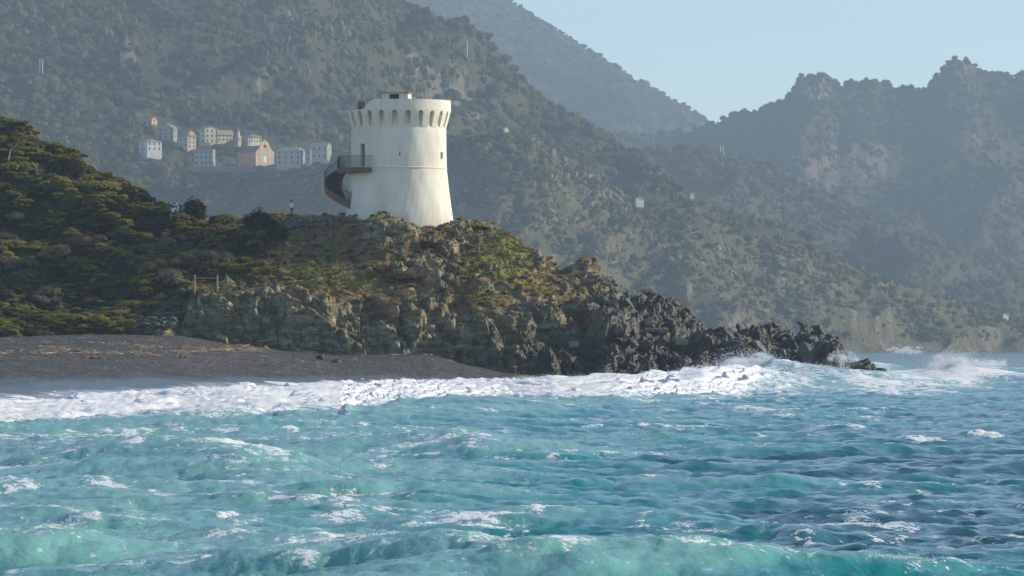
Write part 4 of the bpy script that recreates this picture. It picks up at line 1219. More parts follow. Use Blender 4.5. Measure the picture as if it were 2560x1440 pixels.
for i in range(5): obj("baluster", bal2, stair, cyl(R(-33), 5.35+1.4*i/5, ZL))
for i in range(46): obj("baluster", bal2, stair, cyl(R(-33-59*i/45), 6.72, ZL))

# ------------------------------------------------------------------ person by the stair
pp_, _ = HS.pick(729, 548, 8)
def person():
    base = at(729, 541, 637)
    root = empty("person", base, R(160))
    tag(root, "person in white top and dark trousers standing left of the tower", "person")
    me = bpy.data.meshes.new("body")
    V = [(0,0,.95),(0,0,1.15),(0,.01,1.38),(0,.01,1.47),(0,-.01,1.58),(0,-.01,1.68),
         (-.18,.01,1.40),(-.23,.03,1.14),(-.20,-.05,.92),(-.19,-.07,.84),(.18,.01,1.40),(.23,.03,1.14),(.20,-.05,.92),(.19,-.07,.84),
         (-.09,0,.90),(-.10,-.02,.50),(-.10,.03,.09),(-.10,-.14,.04),(.09,0,.90),(.10,-.01,.50),(.11,.05,.09),(.11,-.12,.04)]
    E = [(0,1),(1,2),(2,3),(3,4),(4,5),(2,6),(6,7),(7,8),(8,9),(2,10),(10,11),(11,12),(12,13),(0,14),(14,15),(15,16),(16,17),(0,18),(18,19),(19,20),(20,21)]
    rr_ = [.145,.14,.15,.055,.095,.085,.07,.05,.035,.04,.07,.05,.035,.04,.095,.065,.045,.04,.095,.065,.045,.04]
    me.from_pydata(V, E, [])
    o = obj("body", me, root)
    md = o.modifiers.new("skin", 'SKIN'); me.skin_vertices
    for i, sv in enumerate(me.skin_vertices[0].data):
        sv.radius = (rr_[i], rr_[i]*.85); sv.use_root = (i == 0)
    o.modifiers.new("sub", 'SUBSURF').levels = 2
    o.modifiers["sub"].render_levels = 2
    t = NT("person_clothes"); z = t.new("ShaderNodeSeparateXYZ"); t.l.new(t.coord(), z.inputs[0])
    c = t.ramp(t.math('MULTIPLY', z.outputs[2], 0.5), [(0.0,(0.03,0.03,0.03)),(0.03,(0.05,0.055,0.06)),(0.46,(0.05,0.055,0.06)),(0.47,(0.72,0.72,0.7)),(0.73,(0.72,0.72,0.7)),(0.735,(0.45,0.28,0.2)),(1,(0.45,0.28,0.2))])
    for e in t.n:
        if e.type == 'VALTORGB': e.color_ramp.interpolation = 'CONSTANT'
    me.materials.append(t.done(t.bsdf(c, 0.85, 0.2)))
    v, f = ico(2, 0.06, 3); v = v*np.array([.105,.12,.12])+np.array([0,.02,1.665]); v[:,2] = np.where(v[:,1] < -0.03, np.maximum(v[:,2], 1.69), v[:,2])
    obj("hair", mesh_from("hair", v, f, simple("black_hair", (0.012,0.01,0.009), 0.3, 9, 0.6), True), root)
    for s in (-1,1):
        m = MB()
        for q in range(5): m.bar((s*(.19+.012*(q-2)),-.075-.006*q,.85),(s*(.185+.012*(q-2)),-.085-.004*q,.765+.01*abs(q-2)),.008,5,.006)
        m.build("hand", simple("skin_tone", (0.45,0.28,0.2), 0.1, 5, 0.7), root)
person()

# ------------------------------------------------------------------ dry stone wall left of the tower
dw = empty("dry_stone_wall", at(770, 560, 636))
tag(dw, "low dry stone wall of flat grey slabs left of the tower foot", "wall")
g = np.random.default_rng(3)
stm = []
for i in range(6):
    v, f = ico(1); v = np.clip(v*1.35, -1, 1)*np.array([1,1,1]); v = v*(1+0.16*g.normal(size=(len(v),1))*0.6)
    stm.append(mesh_from("stone", v*0.5, f, M['wallstone']))
b0 = Vector(dw.location)
for row in range(6):
    u = 712.0
    while u < 884:
        wpx = g.uniform(8, 20)
        top = np.interp(u, [690,760,860,884],[544,542,538,534])
        py = top+3+row*4.3+g.uniform(-1,1)
        if row < 5 or g.random() < .6:
            c = at(u+wpx/2, py, 636.2-row*0.12)
            o = obj("stone", stm[g.integers(6)], dw, c-b0, (g.uniform(-.06,.06),g.uniform(-.06,.06),g.uniform(-.1,.1)), (wpx/23.0*1.0, 0.7, 0.20*g.uniform(.8,1.3)))
        u += wpx+0.4

# stone steps climbing from the beach to the wooden barrier
M['stepstone'] = simple("step_stone", (0.10,0.092,0.07), 0.5, 1.3, 0.9, 0.1, 0.5)
stm2 = []
for q in stm:
    q2 = q.copy(); q2.materials.clear(); q2.materials.append(M['stepstone']); stm2.append(q2)
ss_ = empty("stone_steps", at(420, 800, 606))
tag(ss_, "rough stone steps climbing from the beach to the wooden barrier", "steps")
b0 = Vector(ss_.location)
for i in range(19):
    f = i/18; pc = 372+f*110; py = 832-f*108
    p, n_ = HS.pick(pc, py, 5)
    for q in range(3):
        wv = g.uniform(.6,1.3)
        obj("stone", stm2[g.integers(6)], ss_, p-b0+Vector(((q-1)*1.25+g.uniform(-.2,.2), -0.35+g.uniform(-.15,.15), g.uniform(-.02,.16))), (g.uniform(-.12,.12),g.uniform(-.16,.16),g.uniform(-.5,.5)), (wv*1.1,0.9,0.30*g.uniform(.7,1.5)))

# pale stone slabs edging the path below the barrier
pe = empty("path_edging", at(560, 718, 619)); b0 = Vector(pe.location)
tag(pe, "thin line of pale stone slabs edging the path under the wooden barrier", "edging")
u = 462.0
while u < 640:
    wpx = g.uniform(9,18); p, _ = HS.pick(u+wpx/2, np.interp(u,[460,560,640],[723,722,712]), 4)
    obj("stone", stm[g.integers(6)], pe, p-b0+Vector((0,-.2,.15)), (0,0,g.uniform(-.15,.15)), (wpx/23.5,.6,.14)); u += wpx

# wooden barrier
wb_p, _ = HS.pick(516, 720, 4)
wb = empty("wooden_barrier", wb_p)
tag(wb, "two wooden posts joined by one rail at the head of the steps", "barrier")
for dx in (-1.18, 1.18):
    MB().bar((0,0,-0.5),(0,0,1.5),0.11,8,0.10).build("post", M['wood'], wb, (dx,0,0))
MB().bar((-1.12,-.02,1.18),(1.12,-.02,1.16),0.045,6).build("rail", M['wood'], wb)

# notice board in the bushes
nbg, _ = HS.pick(437, 547, 5)
nbp = at(437, 519, nbg.y-0.6)
sg = empty("notice_board", nbp)
tag(sg, "white notice board with dark smudges half hidden in the bushes", "sign")
def board_mat():
    t = NT("faded_print"); n = t.noise(t.coord(), 2.6, 5, 0.65)
    return t.done(t.bsdf(t.ramp(n, [(0.50,(0.03,0.03,0.035)),(0.53,(0.78,0.79,0.8))]), 0.6, 0.3))
MB().box(-0.5,0.5,-0.02,0.02,-0.52,0.52).build("panel", board_mat(), sg)
for dx in (-0.45,0.45): MB().box(dx-0.04,dx+0.04,0.025,0.09,-1.5,0.5).build("post", M['wood'], sg)

# concrete remains on the rocks
def block(name, label, px, py, wpx, hpx, dep=1.0, rot=0.0):
    p, _ = HS.pick(px, py, 5)
    s = p.y/F
    wd, hg = wpx*s, hpx*s
    bm = bmesh.new(); bmesh.ops.create_cube(bm, size=1.0)
    for v in bm.verts: v.co = Vector((v.co.x*wd, v.co.y*dep, v.co.z*hg))+Vector((random.uniform(-.05,.05),random.uniform(-.05,.05),random.uniform(-.05,.05)))
    bmesh.ops.bevel(bm, geom=bm.edges[:], offset=0.06, segments=2, affect='EDGES')
    me = bpy.data.meshes.new(name); bm.to_mesh(me); bm.free(); me.materials.append(M['concrete'])
    o = obj(name, me, None, p+Vector((0,-0.35*dep,0)), (0,0,rot)); tag(o, label, "concrete block", "concrete remains on the rocks")
block("concrete_block", "larger pale concrete block low on the dark rocks, rightmost of the remains", 1705, 857, 32, 14, 1.4, .2)
block("concrete_block", "small square concrete block beside the larger pale one on dark rocks", 1684, 846, 16, 12, 1.0, .1)
block("concrete_block", "flat concrete block below the long low wall on the cliff", 1436, 857, 24, 16, 1.2, -.1)
block("concrete_wall", "long low concrete wall set across the middle of the rocky cliff", 1366, 818, 96, 12, 0.8, .05)
block("concrete_block", "concrete footing high on the dark rocks above the larger block", 1622, 802, 20, 16, 1.0, .1)
block("concrete_slab", "broad thin concrete slab above the pair of pale blocks", 1640, 820, 62, 9, 1.2, .05)

# leaning poles washed up on the cliff
def pole(label, p0, p1, r=0.09):
    a, _ = HS.pick(*p0, 5); b, _ = HS.pick(*p1, 5)
    a = a+Vector((0,-.5,.1)); b = b+Vector((0,-.5,.1)); d = b-a
    o = MB().bar((0,0,0), d, r, 7, r*0.7).build("driftwood_pole", M['wood'], None, a); tag(o, label, "pole", "poles washed up on the cliff")
pole("bleached pole lying on the greenish cliff, upper of the two", (793,788), (820,808))
pole("long bleached pole leaning down the greenish cliff, lower of the two", (828,812), (890,842), 0.07)

# ------------------------------------------------------------------ village
def wallmat(name, c): return simple(name, c, 0.15, 0.35, 0.9, 0.1)
W = {'white': wallmat("house_white",(0.60,0.59,0.55)), 'grey': wallmat("house_grey",(0.34,0.33,0.30)), 'cream': wallmat("house_cream",(0.68,0.58,0.40)),
     'yellow': wallmat("house_yellow",(0.64,0.51,0.29)), 'orange': wallmat("house_orange",(0.60,0.41,0.25)), 'pink': wallmat("house_pink",(0.54,0.40,0.32)),
     'red': wallmat("church_red",(0.58,0.23,0.15)), 'roof': wallmat("roof_lauze",(0.34,0.28,0.20)), 'rooft': wallmat("roof_tile",(0.36,0.20,0.12)), 'roofd': wallmat("roof_dark",(0.16,0.14,0.12)), 'stone': wallmat("terrace_stone",(0.17,0.155,0.13))}
VS = [Surf(MT['left'][0], MT['left'][1]), Surf(MT['front'][0], MT['front'][1])]
def ground(px, py):
    c = [s.pick(px, py, 7)[0] for s in VS]
    ok = [q for q in c if abs(1280+q.x/q.y*F-px) < 12 and abs(HZ-(q.z-CZ)/q.y*F-py) < 14]
    return min(ok or c, key=lambda q: q.y)
def house(name, label, px, pyb, front_px, side_px, wall_px, roof_px, wall, roof, rz=-35, kind='gable', win=(2,3), axis='x', swin=(2,2), cat="house", below=10, group="houses of the hill village", Yfix=None):
    """front_px and side_px: seen widths of the camera-left wall and the camera-right wall; heights in photo pixels"""
    gq = at(px, pyb, Yfix) if Yfix else ground(px, pyb); s = gq.y/F; a = R(-rz)
    wf = front_px*s/max(0.15, math.cos(a)); ws = side_px*s/max(0.15, math.sin(a)); h = wall_px*s; rh = roof_px*s
    base = at(px, pyb, gq.y-2)
    t = empty(name, base, R(rz)); tag(t, label, cat, group)
    # local frame: x along the left wall towards its right end at the near corner (0,0); y runs back along the lit wall
    wb_ = MB().box(-wf,0,0,ws,-below,h)
    e = 0.4
    m = MB(); x0,x1,y0,y1 = -wf-e,e,-e,ws+e
    def slab(a, b, c, d, th=0.16):
        m.poly([a,b,c,d]+[(q[0],q[1],q[2]-th) for q in (a,b,c,d)], [(0,1,2,3),(7,6,5,4),(0,4,5,1),(1,5,6,2),(2,6,7,3),(3,7,4,0)])
    if kind == 'gable' and axis == 'x':
        ym = ws/2; wb_.poly([(-wf,0,h-.02),(0,0,h-.02),(0,ws,h-.02),(-wf,ws,h-.02),(-wf,ym,h+rh),(0,ym,h+rh)],[(0,1,5,4),(2,3,4,5),(1,2,5),(3,0,4)])
        sl = rh/ym*e; tp = h+rh+.2
        slab((x0,y0,h-sl+.2),(x1,y0,h-sl+.2),(x1,ym,tp),(x0,ym,tp)); slab((x0,ym,tp),(x1,ym,tp),(x1,y1,h-sl+.2),(x0,y1,h-sl+.2))
    elif kind == 'gable':
        xm = -wf/2; wb_.poly([(-wf,0,h-.02),(0,0,h-.02),(0,ws,h-.02),(-wf,ws,h-.02),(xm,0,h+rh),(xm,ws,h+rh)],[(1,2,5,4),(3,0,4,5),(0,1,4),(2,3,5)])
        sl = rh/(wf/2)*e; tp = h+rh+.2
        slab((x0,y0,h-sl+.2),(xm,y0,tp),(xm,y1,tp),(x0,y1,h-sl+.2)); slab((xm,y0,tp),(x1,y0,h-sl+.2),(x1,y1,h-sl+.2),(xm,y1,tp))
    elif kind == 'hip':
        ym = (y0+y1)/2; xm = (x0+x1)/2; r_ = min(x1-x0,y1-y0)/2*0.9
        A_ = (x0+r_,ym,h+rh) if x1-x0 > y1-y0 else (xm,y0+r_,h+rh); B_ = (x1-r_,ym,h+rh) if x1-x0 > y1-y0 else (xm,y1-r_,h+rh)
        if x1-x0 > y1-y0: m.poly([(x0,y0,h),(x1,y0,h),(x1,y1,h),(x0,y1,h),A_,B_],[(0,1,5,4),(2,3,4,5),(1,2,5),(3,0,4),(3,2,1,0)])
        else: m.poly([(x0,y0,h),(x1,y0,h),(x1,y1,h),(x0,y1,h),A_,B_],[(1,2,5,4),(3,0,4,5),(0,1,4),(2,3,5),(3,2,1,0)])
    else:
        m.box(x0,x1,y0,y1,h+0.002,h+rh)
    wb_.build("wall", W[wall], t)
    rf_ = m.build("roof", W[roof], t)
    if cat == 'house' and front_px > 12: MB().box(-wf*.3-.35,-wf*.3+.35,ws*.4-.35,ws*.4+.35,h,h+rh+1.1).build("chimney", W['stone'], rf_)
    def windows(n, rows, face):
        for r_ in range(rows):
            for c_ in range(n):
                z = h*(r_+0.55)/rows; hh, ww = min(0.75, h/rows*0.3), 0.45
                if face == 0:
                    x = -wf*(c_+0.5)/n; b = (x-ww,x+ww,-0.03,0.12)
                else:
                    y = ws*(c_+0.5)/n; b = (-0.12,0.03,y-ww,y+ww)
                MB().box(*b, z-hh, z+hh).build("window", M['dark'], t)
    if win[1]: windows(win[1], win[0], 0)
    if swin[1]: windows(swin[1], swin[0], 1)
    return t, wf, ws, h, rh
hs = lambda **k: house("village_house", **k)
hs(label="small orange gabled house standing alone highest in the village", px=379, pyb=317, front_px=24, side_px=13, wall_px=20, roof_px=6, wall='orange', roof='rooft', win=(1,2), swin=(2,1), rz=-40)
hs(label="large grey gabled house below the small orange one", px=434, pyb=347, front_px=40, side_px=8, wall_px=27, roof_px=11, wall='grey', roof='roof', axis='y', win=(3,3), swin=(2,1), rz=-25)
hs(label="white house with grey gable at the village's left edge", px=368, pyb=378, front_px=23, side_px=35, wall_px=24, roof_px=7, wall='white', roof='roof', kind='hip', win=(2,1), swin=(2,3), rz=-55, Yfix=3325)
hs(label="brown roofed house behind the pink terraced one", px=470, pyb=345, front_px=18, side_px=18, wall_px=12, roof_px=8, wall='pink', roof='roof', win=(1,2), swin=(1,2), rz=-45)
hs(label="narrow pink flat-roofed house below the brown roofed one", px=469, pyb=371, front_px=24, side_px=20, wall_px=30, roof_px=3, wall='pink', roof='rooft', kind='flat', win=(2,2), swin=(3,2), rz=-45)
hs(label="tall cream house with three rows of windows, left of the yellow one", px=513, pyb=358, front_px=16, side_px=33, wall_px=36, roof_px=6, wall='cream', roof='roof', win=(3,1), swin=(3,3), rz=-60)
hs(label="long yellow house joined to the tall cream one", px=545, pyb=354, front_px=4, side_px=36, wall_px=20, roof_px=8, wall='yellow', roof='roof', win=(1,0), swin=(2,4), rz=-60, axis='y')
hs(label="pale yellow house behind the church, right of the bell tower", px=627, pyb=357, front_px=20, side_px=25, wall_px=16, roof_px=6, wall='cream', roof='roof', kind='hip', win=(2,2), swin=(2,4), rz=-50)
hs(label="dull stone house between bell tower and yellow house", px=620, pyb=362, front_px=18, side_px=8, wall_px=16, roof_px=5, wall='grey', roof='roof', win=(1,1), swin=(1,1), rz=-40)
hs(label="grey three storey block with rows of windows below the village", px=532, pyb=414, front_px=46, side_px=5, wall_px=40, roof_px=2, wall='grey', roof='stone', kind='flat', win=(3,4), swin=(3,1), rz=-12)
hs(label="broad grey house with tan roof right of the church", px=752, pyb=412, front_px=62, side_px=14, wall_px=36, roof_px=9, wall='grey', roof='roof', kind='hip', win=(3,4), swin=(2,2), rz=-22)
hs(label="grey house at the village's right edge near the tower", px=818, pyb=400, front_px=40, side_px=10, wall_px=36, roof_px=7, wall='grey', roof='roof', win=(2,3), swin=(2,1), rz=-22)
hs(label="small grey house between the broad grey house and the tower", px=776, pyb=404, front_px=14, side_px=8, wall_px=30, roof_px=5, wall='grey', roof='roof', win=(2,1), swin=(2,1), rz=-35)
# church: red nave, tall gabled front
ch, wf, ws, h, rh = house("church", "red church with pale gabled front facing the sun", 638, 406, 46, 44, 26, 16, 'red', 'roofd', rz=-48, win=(1,0), swin=(1,0), axis='x', cat="church", group="buildings of the hill village")
s_ = 3280/F
m = MB(); hw = ws/2; e = 0.5
prof_ = [(0,-8),(ws,-8),(ws,h),(ws*0.78,h+3.0*s_*4),(ws*0.74,h+18*s_),(ws*0.72,h+22*s_),(hw,h+32*s_),(ws*0.28,h+22*s_),(ws*0.26,h+18*s_),(ws*0.22,h+12*s_),(0,h)]
n = len(prof_)
m.poly([(e,y,z) for y,z in prof_]+[(0.02,y,z) for y,z in prof_],[tuple(range(n)),tuple(range(2*n-1,n-1,-1))]+[(i,(i+1)%n,n+(i+1)%n,n+i)[::-1] for i in range(n)])
fa_ = m.build("facade", W['orange'], ch)
MB().box(e,e+0.06,ws*.42,ws*.58,0,h*.62).build("door", M['white'], fa_)
for y in (.0,.26,.70,.95): MB().box(e,e+0.12,ws*y,ws*(y+.05),-1,h+(12*s_ if .1<y<.9 else 0)).build("pilaster", W['cream'], fa_)
MB().box(e,e+0.15,0,ws,h-.3,h).build("cornice", W['cream'], fa_)
mm = MB(); mm.poly([(e+.05,hw+1.0*math.cos(2*math.pi*i/12),h+15*s_+1.0*math.sin(2*math.pi*i/12)) for i in range(12)],[tuple(range(12))]); mm.build("round_window", M['dark'], fa_)
# bell tower
gq = ground(596, 362); bt = empty("bell_tower", at(596,362,gq.y-3), R(-40)); tag(bt, "slender bell tower with pale cap above the church roof", "bell tower", "buildings of the hill village")
s_ = gq.y/F; hh = 20*s_
MB().box(-1.15,1.15,-1.15,1.15,-6,hh).build("shaft", W['orange'], bt)
for dx, dy in ((0,-1.17),(1.17,0)):
    MB().box(dx-.35 if dx==0 else dx-.05, dx+.35 if dx==0 else dx+.02, dy-.02 if dy else -.35, dy+.05 if dy else .35, hh*.45, hh*.8).build("belfry_opening", M['dark'], bt)
MB().box(-1.3,1.3,-1.3,1.3,hh+.002,hh+.35).build("cornice", W['cream'], bt)
v = [(0.95*math.cos(a)*r,0.95*math.sin(a)*r,z) for r,z in ((1,hh+.352),(.95,hh+1.6),(.7,hh+2.6),(.25,hh+3.6),(.06,hh+4.8)) for a in [2*math.pi*i/10 for i in range(10)]]
f = [(k*10+i,k*10+(i+1)%10,(k+1)*10+(i+1)%10,(k+1)*10+i) for k in range(4) for i in range(10)]+[tuple(range(40,50))]
obj("cap", mesh_from("cap", v, f, W['white'], True), bt)
# terrace walls below the village
def terrace(label, x0, x1, py, hpx):
    a, b = ground(x0, py), ground(x1, py)
    yv = min(a.y, b.y)-3
    p0, p1 = at(x0,py,yv), at(x1,py,yv); L = (p1-p0).length
    t = MB().box(0,L,-0.5,0.5,-hpx*yv/F-3,0).build("terrace_wall", W['stone'], None, p0); tag(t, label, "wall", "terrace walls of the hill village")
terrace("long stone terrace wall running under the grey block and the church", 478, 690, 415, 2)
terrace("short stone terrace wall left of the grey block under the village", 300, 372, 404, 1.5)
# lone houses on the farther slopes
def lone(label, px, pyb, fp, sp, hp, rp, wall, mt, rz=-55):
    global VS
    keep = VS; VS = [Surf(MT[mt][0], MT[mt][1])]
    house("hillside_house", label, px, pyb, fp, sp, hp, rp, wall, 'roof', rz=rz, win=(1,0), swin=(1,0), group="lone houses on the far slopes", below=1.2)
    VS = keep
lone("lone white gabled house on the slope right of the tower", 1590, 513, 5, 20, 16, 7, 'white', 'front', -65)
lone("tiny pale house on the ridge right of the white gabled house", 1726, 492, 2, 10, 8, 4, 'cream', 'front', -65)
lone("tiny white house low on the cliff at the photo's right edge", 2508, 795, 4, 14, 9, 4, 'white', 'front', -60)
lone("small tan hut on the rocky slope above the white gabled house", 1474, 446, 4, 12, 9, 3, 'cream', 'front', -60)
lone("ruined stone hut on the crest right of the tower", 1262, 332, 6, 9, 12, 3, 'cream', 'front', -55)
# power poles
def poles(label, px, pyt, pyb, mt, n=2, gap=7, Yoff=-4):
    p, _ = Surf(MT[mt][0], MT[mt][1]).pick(px, pyb, 8)
    Yd = p.y+Yoff; t = empty("utility_pole", at(px, pyb, Yd)); tag(t, label, "pole", "power poles on the slopes")
    hgt = (pyb-pyt)*Yd/F
    for i in range(n): MB().bar(((i-(n-1)/2)*gap*Yd/F,0,-4),((i-(n-1)/2)*gap*Yd/F,0,hgt),0.26,6).build("post", M['white'], t)
    if n > 1: MB().box(-gap*Yd/F,gap*Yd/F,-0.12,0.12,hgt-0.4,hgt-0.1).build("crossarm", M['white'], t)
poles("twin pale power poles on the wooded slope at upper left", 103, 150, 186, 'left')
poles("single pale power pole on the ridge above the tower", 1168, 102, 132, 'main', 1)
poles("twin pale power poles on the spur in the far right valley", 1805, 364, 386, 'spur')

# ------------------------------------------------------------------ plants on the headland
flat = HP.reshape(-1,3); fn = HN.reshape(-1,3); fu, fv = project(flat)
mq = maquis.reshape(-1); rk_ = rockm.reshape(-1); gr = grass.reshape(-1); so = soil.reshape(-1)
tpar = (np.linspace(0,1,NTH)[:,None]*np.ones_like(hu)).reshape(-1)
front_ok = (tpar > 0.02)&(tpar < 0.9)
# area weight of each vertex
dA = np.linalg.norm(np.cross(np.gradient(HP,axis=1), np.gradient(HP,axis=0)),axis=-1).reshape(-1)
def plant(name, label, wt, n, smin, smax, sources, zs=(0.75,1.15), sink=0.1, seed=0, lean=0.0, cat="shrubs"):
    g = np.random.default_rng(seed)
    wv = wt*front_ok*dA; i = g.choice(len(flat), n, p=wv/wv.sum())
    s = smin+(smax-smin)*g.random(n)**1.8
    p = flat[i].copy(); p[:,2] -= s*sink
    rot = np.stack([g.normal(size=n)*0.1, lean+g.normal(size=n)*0.1, g.uniform(0,2*math.pi,n)],-1)
    return scatter(name, p, np.stack([s*g.uniform(.85,1.35,n), s*g.uniform(.85,1.2,n), s*g.uniform(*zs,n)],-1), rot, sources, label, cat)
zone = fbm2(flat[:,0]/9, (flat[:,1]+flat[:,2])/7, 3, 123)
foldv = fold-np.mean(fold[mq > 0.5])  # sorts plants by fold: bright tops as sunlit, dark hollows as shade
zone2 = fbm2(flat[:,0]/7, (flat[:,1]+flat[:,2])/6, 3, 223)
inview = (fu > -330)&(fu < 2200)
shade_band = np.exp(-((fv-520)/60)**2)*smooth01(700,500,fu)  # band where dark plants stand in for shade on the slope
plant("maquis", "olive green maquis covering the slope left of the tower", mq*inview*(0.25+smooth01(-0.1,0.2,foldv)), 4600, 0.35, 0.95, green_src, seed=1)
plant("maquis", "maquis darkened to stand in for shade in the hollows of the slope", mq*inview*(0.05+0.8*smooth01(0.0,-0.25,foldv)*smooth01(430,500,fv)+shade_band*1.3), 700, 0.4, 1.2, dark_src, seed=2)
plant("maquis", "bright yellow green maquis cushions standing in for sunlit folds on the lower slope", mq*inview*smooth01(0.05,0.25,foldv)*(0.3+smooth01(-0.2,0.3,zone2))*smooth01(470,600,fv)+1e-9*inview, 1500, 0.3, 0.85, bright_src, seed=3)
plant("maquis", "grey leafless scrub scattered through the maquis", mq*inview*smooth01(0.1,-0.4,zone2)*smooth01(520,640,fv), 300, 0.5, 1.3, twig_src, seed=4)
plant("maquis", "brown heath scattered through the maquis", mq*inview*smooth01(0.0,0.4,zone), 240, 0.5, 1.2, heath_src, seed=5)
hl = inview*(fu > 640)*(fu < 1750)*(fv < 880)*smooth01(1.0,0.45,rk_)
plant("heath", "low brown heath between the rocks of the headland", hl*(0.25+smooth01(0,0.3,zone)), 420, 0.2, 0.6, heath_src, seed=6)
plant("heath", "low grey scrub between the rocks of the headland", hl*(0.25+smooth01(0,0.3,zone2)), 240, 0.2, 0.55, twig_src, seed=7)
plant("cushions", "small green cushion plants between the rocks of the headland", hl*(0.25+smooth01(0.1,-0.3,zone2)), 330, 0.18, 0.55, green_src, seed=8)
plant("grass", "dry straw coloured grass on the headland", inview*so*(fu>480)*(1-0.7*gr), 3600, 0.18, 0.5, straw_src, sink=0.0, seed=9, cat="grass")
plant("grass", "green grass on the sunny side of the tower mound", inview*gr*(fu>480), 3200, 0.15, 0.42, blade_src, sink=0.0, seed=10, cat="grass")

# single shrubs one can point to
stem_me = None
def stem_mesh(seed):
    g = np.random.default_rng(seed); m = MB()
    for i in range(5):
        a = g.uniform(0,6.28); r = g.uniform(.15,.5)
        m.tube([(0,0,-.35),(r*.4*math.cos(a),r*.4*math.sin(a),.15),(r*math.cos(a),r*math.sin(a),.5)],[.05,.035,.015],5)
    return m.mesh("stem", M['bark'])
stems = [stem_mesh(i) for i in range(3)]
KIND = {'g': green_src, 'd': dark_src, 'b': bright_src, 't': twig_src, 'h': heath_src}
def shrub(label, px, py, rpx, kind, wide=1.0, tall=1.0, name="shrub", Yd=None):
    """px, py: foot of the shrub; rpx: radius in photo pixels"""
    p, n = HS.pick(px, py, 8)
    s = rpx*p.y/F
    t = empty(name, p-Vector((0,0,0.1*s)), random.uniform(0,6.28)); tag(t, label, "shrub", "single shrubs on the headland")
    me = random.choice(KIND[kind]).data
    obj("foliage", me, t, scale=(s*wide, s*wide, s*tall)); obj("stem", random.choice(stems), t, scale=(s*wide,s*wide,s*tall))
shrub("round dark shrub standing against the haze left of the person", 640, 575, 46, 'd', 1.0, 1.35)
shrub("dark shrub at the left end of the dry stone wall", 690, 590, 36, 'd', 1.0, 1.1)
shrub("tall grey brown shrub behind the notice board", 488, 545, 42, 'd', 1.0, 1.5)
shrub("rounded olive shrub left of the notice board", 425, 520, 32, 'g', 1.1, 1.1)
shrub("yellow green shrub on the skyline right of the notice board", 562, 552, 34, 'b', 1.1, 1.1)
shrub("small bright shrub in the gap before the round dark one", 590, 556, 22, 'g', 1.1, 1.0)
shrub("lone dark bush on the skyline at the foot of the upper slope", 362, 500, 22, 'd', 1.0, 1.2)
shrub("broad dark tree-like shrub halfway up the left slope", 170, 440, 55, 'd', 1.3, 1.1)
shrub("grey green shrub below the skyline on the upper left slope", 260, 470, 44, 'g', 1.3, 1.0)
shrub("olive bush near the photo's left edge on the upper slope", 40, 420, 46, 'g', 1.3, 0.9)
shrub("low green bush on the skyline right of the tower foot", 1198, 563, 36, 'b', 1.25, 0.62)
shrub("long wind-cropped brown heath bush below the tower", 1010, 690, 40, 'h', 1.3, 0.75)
shrub("second brown heath bush tucked under the wind-cropped one", 965, 672, 30, 'h', 1.2, 0.8)
shrub("small dark gorse bush in the rocks before the tower foot", 1070, 612, 22, 'd', 1.2, 0.9)
shrub("low yellow green scrub along the top of the dry stone wall", 790, 546, 30, 'b', 2.0, 0.4)
shrub("pale twiggy bush beside the wooden barrier", 430, 710, 42, 't', 1.0, 1.1)
shrub("grey twiggy bush above the wooden barrier", 520, 655, 38, 't', 1.3, 0.9)
shrub("brown feathery bush in the middle of the left slope", 195, 620, 40, 't', 1.1, 1.0)
shrub("bright green cushion bush left of the stone steps", 330, 760, 34, 'b', 1.4, 0.9)
shrub("low rusty bush at the foot of the stone steps", 350, 780, 16, 'h', 1.2, 0.9)
shrub("grey rounded bush at the photo's left edge on the lower slope", 20, 690, 45, 't', 1.0, 1.2)
shrub("green cushion on the lower slope above the wooden barrier", 600, 650, 44, 'b', 1.5, 0.8)

# a bare leaning trunk on the left slope
def snag(label, px, py, hpx, lean):
    p, _ = HS.pick(px, py, 6); s = hpx*p.y/F
    m = MB(); m.tube([(0,0,-.3),(lean*s*.2,-.05,s*.35),(lean*s*.25,-.1,s*.6),(lean*s,-.1,s)],[.10,.08,.06,.03],6)
    o = m.build("bare_trunk", simple("bleached_wood",(0.42,0.38,0.32),0.2,5), None, p+Vector((0,-.9,0.2))); tag(o, label, "trunk", "bare trunks on the left slope")
snag("pale crooked bare trunk on the upper left slope", 97, 440, 36, -0.4)
snag("pale forked bare trunk at the left edge of the upper slope", 20, 395, 34, 0.7)

# ------------------------------------------------------------------ things on the beach
g = np.random.default_rng(21)
bf = BP.reshape(-1,3); bu, bv = project(bf); btt = (tt*np.ones_like(Xb)).reshape(-1)
stick = []
for i in range(3):
    m = MB(); m.tube([(-.5,0,.02),(0,g.uniform(-.06,.06),.05),(.5,g.uniform(-.08,.08),.02)],[.035,.04,.025],5); stick.append(src("s", m.mesh("stick", M['reed'])))
line = np.interp(bu, [-100,170,230,400,560,700,880,1000,1060], [886,880,884,886,876,878,882,884,886])
pat = fbm2(bf[:,0]/5, bf[:,1]/18, 3, 400)
wv = np.exp(-((bv-line)/3.2)**2)*smooth01(-0.15,0.35,pat)*(bu>-60)*(bu<1080)+0.25*np.exp(-((bv-866)/10)**2)*smooth01(0.1,0.4,pat)*(bu<700)*(bu>100)+0.004*(btt>0.45)*(bu<900)
wv = wv*(btt<0.98)
i = g.choice(len(bf), 2300, p=wv/wv.sum()); n = len(i)
sc = 0.25+0.9*g.random(n)**2.5
p = bf[i].copy(); p[:,2] += g.uniform(0,.10,n)
scatter("driftwood", p, np.stack([sc, sc**0.5*0.75, sc**0.5*0.75],-1), np.stack([g.normal(size=n)*.1, g.normal(size=n)*.15, g.uniform(0,6.28,n)],-1), stick, "tan driftwood and reeds strewn along the tide line", "driftwood")
v, f = ico(1); v = v*np.array([1,.8,.5])
peb = [src("s", mesh_from("pebble", v, f, M['pebble']))]
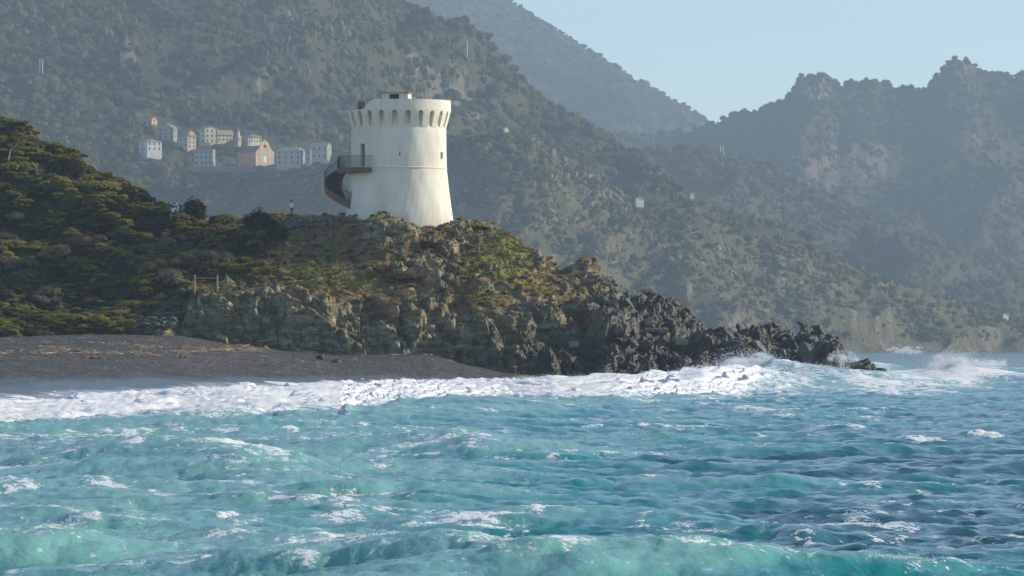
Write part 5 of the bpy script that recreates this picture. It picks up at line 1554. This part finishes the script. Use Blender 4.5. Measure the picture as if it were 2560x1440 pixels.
wv = (btt>0.2)*(btt<0.98)*(bu>-100)*(bu<1200)*1.0
i = g.choice(len(bf), 5200, p=wv/wv.sum()); n = len(i); sc = 0.02+0.06*g.random(n)**3
scatter("pebbles", bf[i], np.stack([sc]*3,-1), g.uniform(0,6.28,(n,3))*np.array([.1,.1,1]), peb, "pale pebbles dotted over the dark shingle", "pebbles")
def logp(label, px, py, L, r, rz):
    p, _ = BS.pick(px, py, 5)
    m = MB(); m.tube([(-L/2,0,r*.7),(-L*.1,.06*L,r*1.0),(L*.25,.02*L,r*.9),(L/2,-.05*L,r*.8)],[r,r*1.05,r*.85,r*.5],8)
    o = m.build("driftwood_log", M['log'], None, p, (0,0,rz), True); tag(o, label, "log", "driftwood logs on the beach")
logp("long brown driftwood log at the left of the tide line", 232, 893, 1.9, 0.10, 0.05)
logp("short dark driftwood log above the long one on the shingle", 190, 876, 0.9, 0.09, -0.2)
logp("driftwood log in the tan reeds at the middle of the tide line", 450, 889, 1.4, 0.09, 0.3)
logp("driftwood branch lying on the shingle below the green rocks", 665, 909, 1.2, 0.05, -0.3)
# fallen rocks at the foot of the cliff
def fallen(label, px, py, s, k):
    p, _ = BS.pick(px, py, 5)
    o = obj("fallen_rock", bmeshes[k], None, p+Vector((0,0,s*.15)), (0.2,0.1,k), (s*1.5,s,s*.7)); tag(o, label, "rock", "rocks fallen on the beach")
fallen("pale flat rock fallen on the shingle, left of its pair", 803, 894, 0.8, 2)
fallen("pale tilted rock fallen on the shingle, right of its pair", 838, 902, 0.6, 5)

# ------------------------------------------------------------------ haze
t = NT("sea_haze")
pv = t.new("ShaderNodeVolumePrincipled")
pv.inputs["Color"].default_value = (0.64,0.83,1.0,1)
pv.inputs["Density"].default_value = 0.0001
pv.inputs["Anisotropy"].default_value = 0.25
t.l.new(pv.outputs[0], t.out.inputs["Volume"])
zmax = max(float(m_[0][...,2].max()) for m_ in MT.values())+40
zmin = min(float(m_[0][...,2].min()) for m_ in MT.values()); zmin = min(zmin, float(HP[...,2].min()), float(BP[...,2].min()), float(SP[...,2].min()))-1.0
hz = MB().box(-2600,2600,-150,9400,zmin,zmax).build("haze", t.m)
tag(hz, "pale sea haze fading the far slopes", "haze", kind="stuff")
